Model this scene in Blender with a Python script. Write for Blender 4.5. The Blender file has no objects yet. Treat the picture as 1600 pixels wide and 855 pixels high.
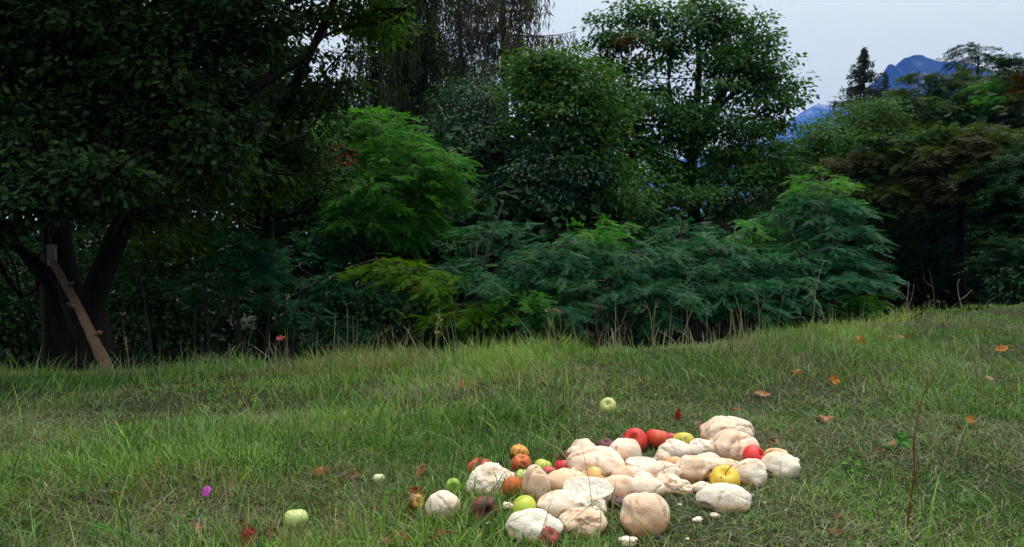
import bpy, bmesh, math
import numpy as np
from mathutils import Vector, Matrix, Euler

R = math.radians
scene = bpy.context.scene
COL = scene.collection

# ------------------------------------------------------------------ camera
FPX = 1209.0            # focal length in pixels of the 1600 px wide photograph
CAM_H = 0.72            # crouching photographer
PITCH = -2.91
cam_d = bpy.data.cameras.new('camera')
cam = bpy.data.objects.new('camera', cam_d)
COL.objects.link(cam)
cam.location = (0, 0, CAM_H)
cam.rotation_euler = (R(90 + PITCH), 0, 0)
cam_d.sensor_fit = 'HORIZONTAL'
cam_d.sensor_width = 36
cam_d.lens = 36 * FPX / 1600
cam_d.clip_start = 0.05
cam_d.clip_end = 40000
scene.camera = cam

# ------------------------------------------------------------------ world: even overcast
SUN_EL, SUN_AZ = 68.0, 25.0      # azimuth clockwise from +Y (view direction)
world = bpy.data.worlds.new('World')
scene.world = world
world.use_nodes = True
nt = world.node_tree
nt.nodes.clear()
wo = nt.nodes.new('ShaderNodeOutputWorld')
wb = nt.nodes.new('ShaderNodeBackground')
sky = nt.nodes.new('ShaderNodeTexSky')
sky.sky_type = 'NISHITA'
sky.sun_disc = False
sky.sun_elevation = R(SUN_EL)
sky.sun_rotation = R(SUN_AZ)
sky.altitude = 600
sky.air_density = 1.0
sky.dust_density = 1.5
tc = nt.nodes.new('ShaderNodeTexCoord')
mp = nt.nodes.new('ShaderNodeMapping')
mp.inputs['Scale'].default_value = (1.0, 1.0, 3.5)
ns = nt.nodes.new('ShaderNodeTexNoise')
ns.inputs['Scale'].default_value = 1.6
ns.inputs['Detail'].default_value = 5
ns.inputs['Roughness'].default_value = 0.5
cr = nt.nodes.new('ShaderNodeValToRGB')
cr.color_ramp.elements[0].position = 0.30
cr.color_ramp.elements[0].color = (4.65, 5.5, 7.5, 1)
cr.color_ramp.elements[1].position = 0.72
cr.color_ramp.elements[1].color = (5.9, 6.6, 8.1, 1)
mx = nt.nodes.new('ShaderNodeMixRGB')
mx.inputs[0].default_value = 0.86
nt.links.new(tc.outputs['Generated'], mp.inputs['Vector'])
nt.links.new(mp.outputs['Vector'], ns.inputs['Vector'])
nt.links.new(ns.outputs['Fac'], cr.inputs['Fac'])
# overcast luminance: the zenith is brighter than the horizon
sx = nt.nodes.new('ShaderNodeSeparateXYZ')
nt.links.new(tc.outputs['Generated'], sx.inputs[0])
ma = nt.nodes.new('ShaderNodeMath')
ma.operation = 'MULTIPLY_ADD'
ma.use_clamp = False
nt.links.new(sx.outputs[2], ma.inputs[0])
ma.inputs[1].default_value = 2.3
ma.inputs[2].default_value = 0.44
mm = nt.nodes.new('ShaderNodeMixRGB')
mm.blend_type = 'MULTIPLY'
mm.inputs[0].default_value = 1.0
zc_ = nt.nodes.new('ShaderNodeMixRGB')
zm = nt.nodes.new('ShaderNodeMapRange')
zm.inputs[1].default_value = 0.1
zm.inputs[2].default_value = 0.8
nt.links.new(sx.outputs[2], zm.inputs[0])
nt.links.new(zm.outputs[0], zc_.inputs[0])
nt.links.new(cr.outputs['Color'], zc_.inputs[1])
zc_.inputs[2].default_value = (6.7, 7.1, 7.9, 1)
nt.links.new(zc_.outputs['Color'], mm.inputs[1])
nt.links.new(ma.outputs[0], mm.inputs[2])
nt.links.new(sky.outputs['Color'], mx.inputs[1])
nt.links.new(mm.outputs['Color'], mx.inputs[2])
nt.links.new(mx.outputs['Color'], wb.inputs['Color'])
wb.inputs['Strength'].default_value = 0.10
nt.links.new(wb.outputs['Background'], wo.inputs['Surface'])

sun_d = bpy.data.lights.new('sun', 'SUN')
sun_d.energy = 1.5
sun_d.angle = R(40)
sun_d.color = (1.0, 0.96, 0.90)
sun = bpy.data.objects.new('sun', sun_d)
COL.objects.link(sun)
sun.location = (0, 0, 30)
sdir = Vector((math.sin(R(SUN_AZ)) * math.cos(R(SUN_EL)), math.cos(R(SUN_AZ)) * math.cos(R(SUN_EL)), math.sin(R(SUN_EL))))
sun.rotation_euler = (-sdir).to_track_quat('-Z', 'Y').to_euler()

scene.view_settings.view_transform = 'Standard'
scene.view_settings.look = 'None'
scene.view_settings.exposure = 0.3
scene.view_settings.gamma = 1.0
scene.view_settings.use_curve_mapping = False
scene.render.engine = 'CYCLES'
cy = scene.cycles
cy.max_bounces = 6
cy.diffuse_bounces = 3
cy.glossy_bounces = 2
cy.transmission_bounces = 3
cy.transparent_max_bounces = 8
cy.volume_bounces = 1
cy.use_denoising = True

# ------------------------------------------------------------------ numeric helpers
RNG = np.random.default_rng(11)

def _hash(ix, iy, iz, seed):
    h = (ix.astype(np.int64) * 374761393 + iy.astype(np.int64) * 668265263 + iz.astype(np.int64) * 2147483647 + seed * 974634777) & 0xffffffff
    h = ((h ^ (h >> 13)) * 1274126177) & 0xffffffff
    h = h ^ (h >> 16)
    return (h & 0xffff) / 65535.0

def vnoise(p, seed=0):
    """value noise in 0..1 for an (n,3) array"""
    p = np.asarray(p, float)
    i = np.floor(p)
    f = p - i
    f = f * f * (3 - 2 * f)
    i = i.astype(np.int64)
    out = 0
    for dx in (0, 1):
        wx = f[:, 0] if dx else 1 - f[:, 0]
        for dy in (0, 1):
            wy = f[:, 1] if dy else 1 - f[:, 1]
            for dz in (0, 1):
                wz = f[:, 2] if dz else 1 - f[:, 2]
                out = out + wx * wy * wz * _hash(i[:, 0] + dx, i[:, 1] + dy, i[:, 2] + dz, seed)
    return out

def fbm(p, seed=0, octv=4, gain=0.5):
    a, s, tot = 1.0, 0, 0
    p = np.asarray(p, float)
    for o in range(octv):
        s = s + a * vnoise(p * 2 ** o, seed + o * 7)
        tot += a
        a *= gain
    return s / tot

def v2(x, y, seed=0, octv=1):
    x = np.asarray(x, float)
    y = np.asarray(y, float)
    p = np.stack([x.ravel(), y.ravel(), np.zeros(x.size)], 1)
    return (fbm(p, seed, octv) if octv > 1 else vnoise(p, seed)).reshape(x.shape)

def nrm(v):
    return v / np.maximum(np.linalg.norm(v, axis=-1, keepdims=True), 1e-9)

_cp, _sp = math.cos(R(PITCH)), math.sin(R(PITCH))

def ray(px, py):
    u = (px - 800) / FPX
    v = (427.5 - py) / FPX
    return np.array([u, _cp - v * _sp, _sp + v * _cp])

def W(px, py, Y):
    """the point at depth Y metres in front of the camera that the photograph shows at (px, py)"""
    d = ray(px, py)
    return np.array([0, 0, CAM_H]) + d * (Y / d[1])

def PXM(Y):
    return Y / FPX      # metres per photo pixel at depth Y

# ------------------------------------------------------------------ terrain
CPX = np.array([-900, 0, 170, 300, 450, 600, 750, 850, 1000, 1100, 1200, 1300, 1450, 1600, 2400.])
CD = np.array([5.6, 5.3, 5.2, 5.1, 5.0, 4.9, 4.8, 4.8, 4.9, 5.2, 5.8, 6.6, 8.2, 10.2, 13.])
CY = np.array([590, 590, 586, 580, 578, 572, 562, 553, 548, 541, 527, 512, 492, 474, 460.])
CZ = CAM_H - (CY - 366) / FPX * CD

def ground_z(x, y):
    x = np.asarray(x, float)
    y = np.asarray(y, float)
    px = 800 + FPX * x / np.maximum(y, 0.6)
    D = np.interp(px, CPX, CD)
    zc = np.interp(px, CPX, CZ)
    s = np.clip(y / D, 0, 1)
    z = zc * s ** 2
    over = np.maximum(y - D, 0)
    q = over * over / (over + 0.5)
    z = z - 2.6 * (1 - np.exp(-q * 0.2))
    und = (v2(x * 1.1, y * 1.1, 3) - 0.5) * 0.07 + (v2(x * 3.1, y * 3.1, 4) - 0.5) * 0.03
    return z + und * np.exp(-np.maximum(y - 20, 0) / 20) * np.clip(np.abs(y) / 2, 0.3, 1)

def gz(x, y):
    return float(ground_z(np.array([x]), np.array([y]))[0])

def on_ground(px, py, lift=0.0):
    """ground point (raised by lift) seen at photo pixel (px, py)"""
    d = ray(px, py)
    t0, t1 = 0.8, 14.0
    ts = np.linspace(t0, t1, 1400)
    P = np.array([0, 0, CAM_H])[None] + d[None] * ts[:, None]
    below = P[:, 2] < ground_z(P[:, 0], P[:, 1]) + lift
    k = int(np.argmax(below)) if below.any() else len(ts) - 1
    p = P[k].copy()
    return p

# ------------------------------------------------------------------ object helpers
def tag(o, label=None, cat=None, group=None, kind=None):
    if label: o['label'] = label
    if cat: o['category'] = cat
    if group: o['group'] = group
    if kind: o['kind'] = kind
    return o

def empty(name, loc, label=None, cat=None, group=None):
    o = bpy.data.objects.new(name, None)
    COL.objects.link(o)
    o.location = [float(c) for c in loc]
    o.empty_display_size = 0.2
    return tag(o, label, cat, group)

def add(name, me, mat, parent=None, loc=None):
    o = bpy.data.objects.new(name, me)
    COL.objects.link(o)
    if mat is not None and not me.materials:
        me.materials.append(mat)
    if parent is not None:
        o.parent = parent
    if loc is not None:
        o.location = [float(c) for c in loc]
    return o

def tri_mesh(name, V, T, attrs=None, smooth=False):
    V = np.ascontiguousarray(V, dtype=np.float32)
    T = np.ascontiguousarray(T, dtype=np.int32)
    me = bpy.data.meshes.new(name)
    me.vertices.add(len(V))
    me.vertices.foreach_set('co', V.ravel())
    me.loops.add(T.size)
    me.loops.foreach_set('vertex_index', T.ravel())
    me.polygons.add(len(T))
    me.polygons.foreach_set('loop_start', np.arange(0, T.size, 3, dtype=np.int32))
    me.polygons.foreach_set('use_smooth', np.full(len(T), smooth, dtype=bool))
    for k, a in (attrs or {}).items():
        at = me.attributes.new(k, 'FLOAT', 'POINT')
        at.data.foreach_set('value', np.ascontiguousarray(a, dtype=np.float32))
    me.update(calc_edges=True)
    return me

class Acc:
    """collects triangles"""
    def __init__(self):
        self.V, self.T, self.A, self.n = [], [], {}, 0
    def put(self, V, T, **attrs):
        self.V.append(V)
        self.T.append(T + self.n)
        self.n += len(V)
        for k, a in attrs.items():
            self.A.setdefault(k, []).append(np.broadcast_to(a, (len(V),)))
    def tube(self, pts, rad, sides=6, cap=True, rough=0.0, seed=0):
        pts = np.asarray(pts, float)
        rad = np.asarray(rad, float)
        n = len(pts)
        tan = nrm(np.gradient(pts, axis=0))
        ref = np.array([0.0, 0, 1]) if abs(tan[0, 2]) < 0.9 else np.array([1.0, 0, 0])
        a = nrm(np.cross(tan, ref))
        b = np.cross(tan, a)
        th = np.arange(sides) / sides * 2 * math.pi
        ring = a[:, None] * np.cos(th)[None, :, None] + b[:, None] * np.sin(th)[None, :, None]
        rr = rad[:, None] * np.ones(sides)[None]
        if rough:
            q = (pts[:, None] + ring * rad[:, None, None]).reshape(-1, 3)
            rr = rr * (1 + rough * (vnoise(q * np.array([9, 9, 3.]), seed).reshape(n, sides) - 0.5) * 2)
        V = (pts[:, None] + ring * rr[..., None]).reshape(-1, 3)
        i = np.arange(n - 1)[:, None] * sides
        j = np.arange(sides)[None]
        k = (j + 1) % sides
        q1 = np.stack([i + j, i + k, i + sides + k], -1).reshape(-1, 3)
        q2 = np.stack([i + j, i + sides + k, i + sides + j], -1).reshape(-1, 3)
        T = [q1, q2]
        if cap:
            V = np.vstack([V, pts[-1:], pts[:1]])
            c = n * sides
            jj = np.arange(sides)
            kk = (jj + 1) % sides
            T.append(np.stack([(n - 1) * sides + jj, (n - 1) * sides + kk, np.full(sides, c)], 1))
            T.append(np.stack([kk, jj, np.full(sides, c + 1)], 1))
        self.put(V, np.vstack(T))
    def inst(self, tmpl, pos, ax, up, sc, **attrs):
        """copies of a template triangle set: template x along ax, z along up"""
        tv, tt = tmpl
        x = nrm(ax)
        z = nrm(up - x * np.sum(up * x, -1, keepdims=True))
        y = np.cross(z, x)
        sc = np.broadcast_to(sc, (len(pos),))
        V = pos[:, None] + sc[:, None, None] * (tv[None, :, 0:1] * x[:, None] + tv[None, :, 1:2] * y[:, None] + tv[None, :, 2:3] * z[:, None])
        k = len(tv)
        T = (tt[None] + (np.arange(len(pos)) * k)[:, None, None]).reshape(-1, 3)
        self.put(V.reshape(-1, 3), T, **{n: np.repeat(np.broadcast_to(a, (len(pos),)), k) for n, a in attrs.items()})
    def mesh(self, name, smooth=False):
        return tri_mesh(name, np.vstack(self.V), np.vstack(self.T), {k: np.concatenate(a) for k, a in self.A.items()}, smooth)

def smooth_path(pts, n):
    """Catmull-Rom through a few points"""
    P = np.asarray(pts, float)
    if len(P) == 2:
        t = np.linspace(0, 1, n)[:, None]
        return P[0] * (1 - t) + P[1] * t
    Q = np.vstack([2 * P[0] - P[1], P, 2 * P[-1] - P[-2]])
    m = len(P) - 1
    out = []
    for u in np.linspace(0, m - 1e-6, n):
        k = int(u)
        f = u - k
        p0, p1, p2, p3 = Q[k:k + 4]
        out.append(0.5 * (2 * p1 + (p2 - p0) * f + (2 * p0 - 5 * p1 + 4 * p2 - p3) * f * f + (3 * p1 - p0 - 3 * p2 + p3) * f ** 3))
    return np.array(out)

# ------------------------------------------------------------------ materials
def new_mat(name):
    m = bpy.data.materials.new(name)
    m.use_nodes = True
    t = m.node_tree
    t.nodes.clear()
    out = t.nodes.new('ShaderNodeOutputMaterial')
    return m, t, out

def N(t, kind, **kw):
    n = t.nodes.new('ShaderNode' + kind)
    for k, v in kw.items():
        setattr(n, k, v)
    return n

def ramp(t, stops, fac):
    r = N(t, 'ValToRGB')
    e = r.color_ramp.elements
    while len(e) < len(stops):
        e.new(0.5)
    for k, (p, c) in enumerate(stops):
        e[k].position = p
        e[k].color = (*c, 1) if len(c) == 3 else c
    t.links.new(fac, r.inputs['Fac'])
    return r.outputs['Color']

def math_n(t, op, a, b=None):
    m = N(t, 'Math', operation=op)
    for i, s in enumerate((a, b)):
        if s is None: continue
        if isinstance(s, (int, float)): m.inputs[i].default_value = s
        else: t.links.new(s, m.inputs[i])
    return m.outputs[0]

def noise(t, scale, detail=3, rough=0.5, vec=None, dist=0.0):
    n = N(t, 'TexNoise')
    n.inputs['Scale'].default_value = scale
    n.inputs['Detail'].default_value = detail
    n.inputs['Roughness'].default_value = rough
    n.inputs['Distortion'].default_value = dist
    if vec is not None: t.links.new(vec, n.inputs['Vector'])
    return n.outputs['Fac']

def mixc(t, fac, a, b, blend='MIX'):
    m = N(t, 'MixRGB', blend_type=blend)
    for i, s in enumerate((fac, a, b)):
        if isinstance(s, (int, float)): m.inputs[i].default_value = s
        elif isinstance(s, tuple): m.inputs[i].default_value = (*s, 1)
        else: t.links.new(s, m.inputs[i])
    return m.outputs[0]

def bump(t, h, strength, dist=0.01):
    b = N(t, 'Bump')
    b.inputs['Strength'].default_value = strength
    b.inputs['Distance'].default_value = dist
    t.links.new(h, b.inputs['Height'])
    return b.outputs['Normal']

def pbsdf(t, col, rough=0.6, spec=0.4, normal=None, **kw):
    p = N(t, 'BsdfPrincipled')
    if isinstance(col, tuple): p.inputs['Base Color'].default_value = (*col, 1)
    else: t.links.new(col, p.inputs['Base Color'])
    if isinstance(rough, (int, float)): p.inputs['Roughness'].default_value = rough
    else: t.links.new(rough, p.inputs['Roughness'])
    p.inputs['Specular IOR Level'].default_value = spec
    if normal is not None: t.links.new(normal, p.inputs['Normal'])
    for k, v in kw.items():
        p.inputs[k.replace('_', ' ')].default_value = v
    return p

def leaf_mat(name, stops, rough=0.55, spec=0.25, trans=0.28, tint=(1.25, 1.35, 0.55)):
    """leaf colour picked by the leaf's own random value (v) and its twig's (w)"""
    m, t, out = new_mat(name)
    av = N(t, 'Attribute', attribute_name='v')
    aw = N(t, 'Attribute', attribute_name='w')
    f = math_n(t, 'ADD', math_n(t, 'MULTIPLY', av.outputs['Fac'], 0.45), math_n(t, 'MULTIPLY', aw.outputs['Fac'], 0.55))
    hs = N(t, 'HueSaturation')
    hs.inputs['Saturation'].default_value = 1.15
    hs.inputs['Value'].default_value = 1.0
    t.links.new(ramp(t, stops, f), hs.inputs['Color'])
    c = hs.outputs['Color']
    p = pbsdf(t, c, rough, spec * 0.5)
    tr = N(t, 'BsdfTranslucent')
    c2 = mixc(t, 1.0, c, tint, 'MULTIPLY')
    t.links.new(c2, tr.inputs['Color'])
    ms = N(t, 'MixShader')
    ms.inputs[0].default_value = trans
    t.links.new(p.outputs[0], ms.inputs[1])
    t.links.new(tr.outputs[0], ms.inputs[2])
    t.links.new(ms.outputs[0], out.inputs['Surface'])
    return m

def bark_mat(name, a, b, scale=6.0, rough=0.9):
    m, t, out = new_mat(name)
    tcn = N(t, 'TexCoord')
    mpn = N(t, 'Mapping')
    mpn.inputs['Scale'].default_value = (3, 3, 0.5)
    t.links.new(tcn.outputs['Object'], mpn.inputs['Vector'])
    f = noise(t, scale, 6, 0.65, mpn.outputs['Vector'], 0.4)
    c = ramp(t, [(0.3, a), (0.7, b)], f)
    p = pbsdf(t, c, rough, 0.2, bump(t, f, 0.9, 0.03))
    t.links.new(p.outputs[0], out.inputs['Surface'])
    return m

M = {}
M['bark_dark'] = bark_mat('bark_dark', (0.006, 0.0055, 0.005), (0.024, 0.020, 0.017))
M['bark_grey'] = bark_mat('bark_grey', (0.03, 0.027, 0.023), (0.10, 0.09, 0.078))
M['log'] = bark_mat('log_wood', (0.060, 0.036, 0.020), (0.17, 0.100, 0.055), 3.0, 0.7)

G = (0.020, 0.050, 0.018)
M['oak_leaf'] = leaf_mat('oak_leaf', [(0.1, (0.018, 0.042, 0.016)), (0.5, (0.032, 0.070, 0.026)), (0.8, (0.060, 0.105, 0.030)), (0.97, (0.12, 0.14, 0.04))], 0.45, 0.35)
M['oak_yellow'] = leaf_mat('oak_yellow_leaf', [(0.1, (0.035, 0.085, 0.020)), (0.5, (0.075, 0.150, 0.028)), (0.85, (0.14, 0.22, 0.036)), (0.98, (0.22, 0.21, 0.05))], 0.5, 0.3, 0.38)
M['locust'] = leaf_mat('locust_leaf', [(0.1, (0.052, 0.155, 0.042)), (0.5, (0.082, 0.235, 0.056)), (0.9, (0.165, 0.33, 0.066))], 0.55, 0.25, 0.34)
M['locust_blue'] = leaf_mat('locust_blue_leaf', [(0.1, (0.020, 0.082, 0.042)), (0.5, (0.032, 0.122, 0.060)), (0.82, (0.055, 0.158, 0.060)), (0.97, (0.12, 0.19, 0.05))], 0.5, 0.3, 0.25, (1.1, 1.3, 0.7))
M['locust_yellow'] = leaf_mat('locust_yellow_leaf', [(0.1, (0.06, 0.15, 0.022)), (0.6, (0.11, 0.21, 0.030)), (0.95, (0.22, 0.20, 0.05))], 0.55, 0.25, 0.4)
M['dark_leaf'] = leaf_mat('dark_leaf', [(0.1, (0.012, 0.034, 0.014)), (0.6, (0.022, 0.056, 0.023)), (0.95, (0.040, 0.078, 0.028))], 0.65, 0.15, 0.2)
M['grey_leaf'] = leaf_mat('grey_green_leaf', [(0.1, (0.022, 0.058, 0.036)), (0.6, (0.040, 0.085, 0.052)), (0.95, (0.075, 0.115, 0.050))], 0.45, 0.35, 0.22)
M['chestnut'] = leaf_mat('chestnut_leaf', [(0.1, (0.028, 0.072, 0.024)), (0.5, (0.046, 0.108, 0.034)), (0.85, (0.080, 0.145, 0.038)), (0.99, (0.13, 0.14, 0.04))], 0.45, 0.35, 0.38)
M['ash'] = leaf_mat('ash_leaf', [(0.1, (0.032, 0.085, 0.026)), (0.5, (0.052, 0.120, 0.034)), (0.85, (0.095, 0.155, 0.036)), (0.98, (0.18, 0.15, 0.035))], 0.5, 0.3, 0.36)
M['olive'] = leaf_mat('olive_leaf', [(0.05, (0.050, 0.052, 0.026)), (0.4, (0.048, 0.082, 0.024)), (0.75, (0.068, 0.115, 0.026)), (0.97, (0.13, 0.105, 0.035))], 0.55, 0.25, 0.3)
M['bronze'] = leaf_mat('bronze_leaf', [(0.1, (0.048, 0.046, 0.024)), (0.5, (0.056, 0.066, 0.026)), (0.9, (0.085, 0.085, 0.03))], 0.6, 0.2, 0.3)
M['rust'] = leaf_mat('rust_leaf', [(0.1, (0.10, 0.035, 0.016)), (0.6, (0.20, 0.072, 0.026)), (0.95, (0.30, 0.14, 0.04))], 0.6, 0.2, 0.35, (1.3, 1.0, 0.6))
M['spruce'] = leaf_mat('spruce_needle', [(0.1, (0.016, 0.026, 0.013)), (0.6, (0.032, 0.046, 0.022)), (0.95, (0.070, 0.066, 0.032))], 0.7, 0.15, 0.1)
M['larch'] = leaf_mat('larch_needle', [(0.1, (0.040, 0.042, 0.034)), (0.6, (0.070, 0.070, 0.050)), (0.95, (0.12, 0.11, 0.06))], 0.7, 0.15, 0.15)

# ------------------------------------------------------------------ setting: ground
def ground_material():
    m, t, out = new_mat('ground_soil')
    g = N(t, 'NewGeometry')
    f1 = noise(t, 2.2, 5, 0.6, g.outputs['Position'])
    f2 = noise(t, 60.0, 4, 0.7, g.outputs['Position'])
    c1 = ramp(t, [(0.35, (0.040, 0.036, 0.020)), (0.65, (0.030, 0.048, 0.016))], f1)
    c2 = ramp(t, [(0.3, (0.45, 0.45, 0.45)), (0.7, (1.3, 1.3, 1.3))], f2)
    c = mixc(t, 1.0, c1, c2, 'MULTIPLY')
    p = pbsdf(t, c, 0.95, 0.1, bump(t, f2, 0.8, 0.02))
    t.links.new(p.outputs[0], out.inputs['Surface'])
    return m

def build_ground():
    n = 170
    u = np.linspace(-1, 1, n)
    gx = np.sinh(u * 9.2) / math.sinh(9.2) * 6000
    v = np.linspace(0, 1, n)
    s_ = (v * 2 - 1)
    gy = 2.0 + np.sinh(s_ * 9.2) / math.sinh(9.2) * np.where(s_ > 0, 6000, 2000)
    X, Y = np.meshgrid(gx, gy, indexing='ij')
    Z = ground_z(X, Y)
    V = np.stack([X, Y, Z], -1).reshape(-1, 3)
    i = np.arange(n - 1)[:, None] * n + np.arange(n - 1)[None]
    T = np.concatenate([np.stack([i, i + n, i + n + 1], -1).reshape(-1, 3), np.stack([i, i + n + 1, i + 1], -1).reshape(-1, 3)])
    o = add('ground', tri_mesh('ground', V, T, smooth=True), ground_material())
    tag(o, kind='structure')
build_ground()

# ------------------------------------------------------------------ setting: mountains
def mountain_material(name, snow_z, snow_amt, dk=1.0):
    m, t, out = new_mat(name)
    g = N(t, 'NewGeometry')
    sp = N(t, 'SeparateXYZ')
    t.links.new(g.outputs['Position'], sp.inputs[0])
    f = noise(t, 0.012, 9, 0.72, g.outputs['Position'])
    f2 = noise(t, 0.03, 6, 0.7, g.outputs['Position'])
    rock = ramp(t, [(0.35, (0.010 * dk, 0.018 * dk, 0.014 * dk)), (0.52, (0.016 * dk, 0.024 * dk, 0.018 * dk)), (0.66, (0.13 * dk, 0.13 * dk, 0.13 * dk))], f)
    h = math_n(t, 'ADD', sp.outputs[2], math_n(t, 'MULTIPLY', math_n(t, 'SUBTRACT', f2, 0.5), 300.0))
    h = math_n(t, 'DIVIDE', math_n(t, 'SUBTRACT', h, snow_z), 160.0)
    s = math_n(t, 'MULTIPLY', N_clamp(t, h), snow_amt)
    c = mixc(t, s, rock, (0.75, 0.78, 0.82))
    p = pbsdf(t, c, 0.95, 0.05)
    t.links.new(p.outputs[0], out.inputs['Surface'])
    return m

def N_clamp(t, v):
    c = N(t, 'Clamp')
    t.links.new(v, c.inputs[0])
    return c.outputs[0]

def build_mountain(name, Y0, depth, prof, seed, mat, rough):
    px = np.linspace(prof[0][0], prof[-1][0], 190)
    py = np.interp(px, [p[0] for p in prof], [p[1] for p in prof])
    H = CAM_H + (366 - py) / FPX * Y0 + 5
    X = (px - 800) / FPX * Y0
    H = H * (1 + 0.05 * (fbm(np.stack([X / 60, X * 0, X * 0], 1), seed + 1, 4, 0.6) - 0.5))
    ys = np.linspace(-1, 1, 66)
    XX, VV = np.meshgrid(X, ys, indexing='ij')
    HH = np.repeat(H[:, None], len(ys), 1)
    YY = Y0 + VV * depth
    base = np.clip(1 - np.abs(VV), 0, 1) ** 0.85
    P = np.stack([XX / 420, YY / 420, np.zeros_like(XX)], -1).reshape(-1, 3)
    rn = 1 - np.abs(2 * fbm(P, seed, 5, 0.55) - 1)
    rn = rn.reshape(XX.shape)
    Z = HH * base * (1 + rough * (rn - 0.80) * (0.10 + 1.5 * (1 - base))) - 8
    edge = np.clip(np.minimum(px - px[0], px[-1] - px) / 120, 0, 1)[:, None]
    Z = np.where(edge < 1, Z * edge - 8 * (1 - edge), Z)
    n, k = XX.shape
    V = np.stack([XX, YY, Z], -1).reshape(-1, 3)
    i = np.arange(n - 1)[:, None] * k + np.arange(k - 1)[None]
    T = np.concatenate([np.stack([i, i + k, i + k + 1], -1).reshape(-1, 3), np.stack([i, i + k + 1, i + 1], -1).reshape(-1, 3)])
    o = add(name, tri_mesh(name, V, T, smooth=False), mat)
    tag(o, kind='structure')
    return o

m1 = build_mountain('snowy_mountain', 4500, 1200, [(900, 330), (960, 292), (1000, 264), (1060, 248), (1120, 236), (1190, 216), (1225, 196), (1250, 176), (1262, 166), (1272, 158), (1284, 164), (1300, 158), (1316, 170), (1340, 200), (1420, 230), (1540, 270), (1700, 320)], 5,
                    mountain_material('snowy_rock', 690.0, 0.55), 0.8)
m2 = build_mountain('forested_mountain', 1900, 500, [(1150, 340), (1260, 260), (1320, 190), (1355, 132), (1372, 118), (1383, 104), (1392, 108), (1406, 92), (1418, 87), (1432, 89), (1452, 94), (1480, 96), (1500, 99), (1560, 116), (1640, 128), (1800, 170), (2050, 330)], 9,
                    mountain_material('wooded_rock', 3000.0, 0.0, 0.9), 0.7)

# haze: the blue air between the meadow and the mountains
def build_haze():
    bm = bmesh.new()
    bmesh.ops.create_cube(bm, size=1)
    x0, x1, y0, y1, z0, z1 = -6200, 6200, -2200, 6200, -12, 900
    for v in bm.verts:
        v.co = (x1 if v.co.x > 0 else x0, y1 if v.co.y > 0 else y0, z1 if v.co.z > 0 else z0)
    me = bpy.data.meshes.new('haze')
    bm.to_mesh(me)
    bm.free()
    m, t, out = new_mat('haze_air')
    v = N(t, 'VolumePrincipled')
    v.inputs['Color'].default_value = (0.045, 0.20, 1.0, 1)
    v.inputs['Absorption Color'].default_value = (1, 1, 1, 1)
    v.inputs['Density'].default_value = 0.00022
    v.inputs['Anisotropy'].default_value = 0.0
    t.links.new(v.outputs[0], out.inputs['Volume'])
    tag(add('haze', me, m), kind='stuff')
build_haze()
# ------------------------------------------------------------------ leaf templates (x along the leaf, z up)
def tmpl_oak():
    xs = [0.0, 0.22, 0.36, 0.56, 0.68, 0.86, 1.0]
    ws = [0.02, 0.20, 0.10, 0.30, 0.15, 0.24, 0.0]
    V, T = [], []
    for k, (x, w) in enumerate(zip(xs, ws)):
        z = (0.10 if k % 2 else -0.02) - 0.16 * x * x
        V += [(x, w, z), (x + 0.03, -w, z - 0.03)]
    for k in range(len(xs) - 1):
        a, b = 2 * k, 2 * k + 2
        T += [(a, a + 1, b), (a + 1, b + 1, b)] if k < len(xs) - 2 else [(a, a + 1, b)]
    return np.array(V, float), np.array(T)

def tmpl_leaf(w=0.28, fold=0.10, droop=0.15):
    V = np.array([(0, 0, 0), (0.45, w, fold), (0.45, -w, fold), (1, 0, -droop), (0.5, 0, 0.0)])
    T = np.array([(0, 4, 1), (4, 3, 1), (0, 2, 4), (4, 2, 3)])
    return V, T

def tmpl_quad(w=0.30, droop=0.15):
    V = np.array([(0, 0, 0), (0.5, w, 0.08), (1, 0, -droop), (0.5, -w, -0.04)])
    return V, np.array([(0, 2, 1), (0, 3, 2)])

def tmpl_pinnate(pairs=6, ll=0.26, lw=0.065, droop=0.22):
    V, T = [], []
    def leaflet(x, ang, L):
        b = len(V)
        z0 = -droop * x * x
        ca, sa = math.cos(ang), math.sin(ang)
        for (l, w) in ((0, lw / L * 0.5), (0.35, -lw / L * 1.1), (1, 0.1)):
            lx, ly = l * L, w * L
            V.append((x + ca * lx - sa * ly, sa * lx + ca * ly, z0 - 0.25 * abs(l * L) * (1 if l else 0)))
        T.append((b, b + 1, b + 2))
    for k in range(pairs):
        x = 0.14 + 0.78 * k / (pairs - 1)
        L = ll * (1 - 0.35 * abs(k / (pairs - 1) - 0.45))
        leaflet(x, R(68), L)
        leaflet(x + 0.02, R(-68), L)
    leaflet(0.94, 0.0, ll * 0.8)
    return np.array(V, float), np.array(T)

TM = {'oak': tmpl_oak(), 'leaf': tmpl_leaf(), 'quad': tmpl_quad(), 'wide': tmpl_quad(0.42, 0.2),
      'pin': tmpl_pinnate(), 'pin_far': tmpl_pinnate(4, 0.36, 0.11)}

def unit(n, rng):
    return nrm(rng.normal(size=(n, 3)))

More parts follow.
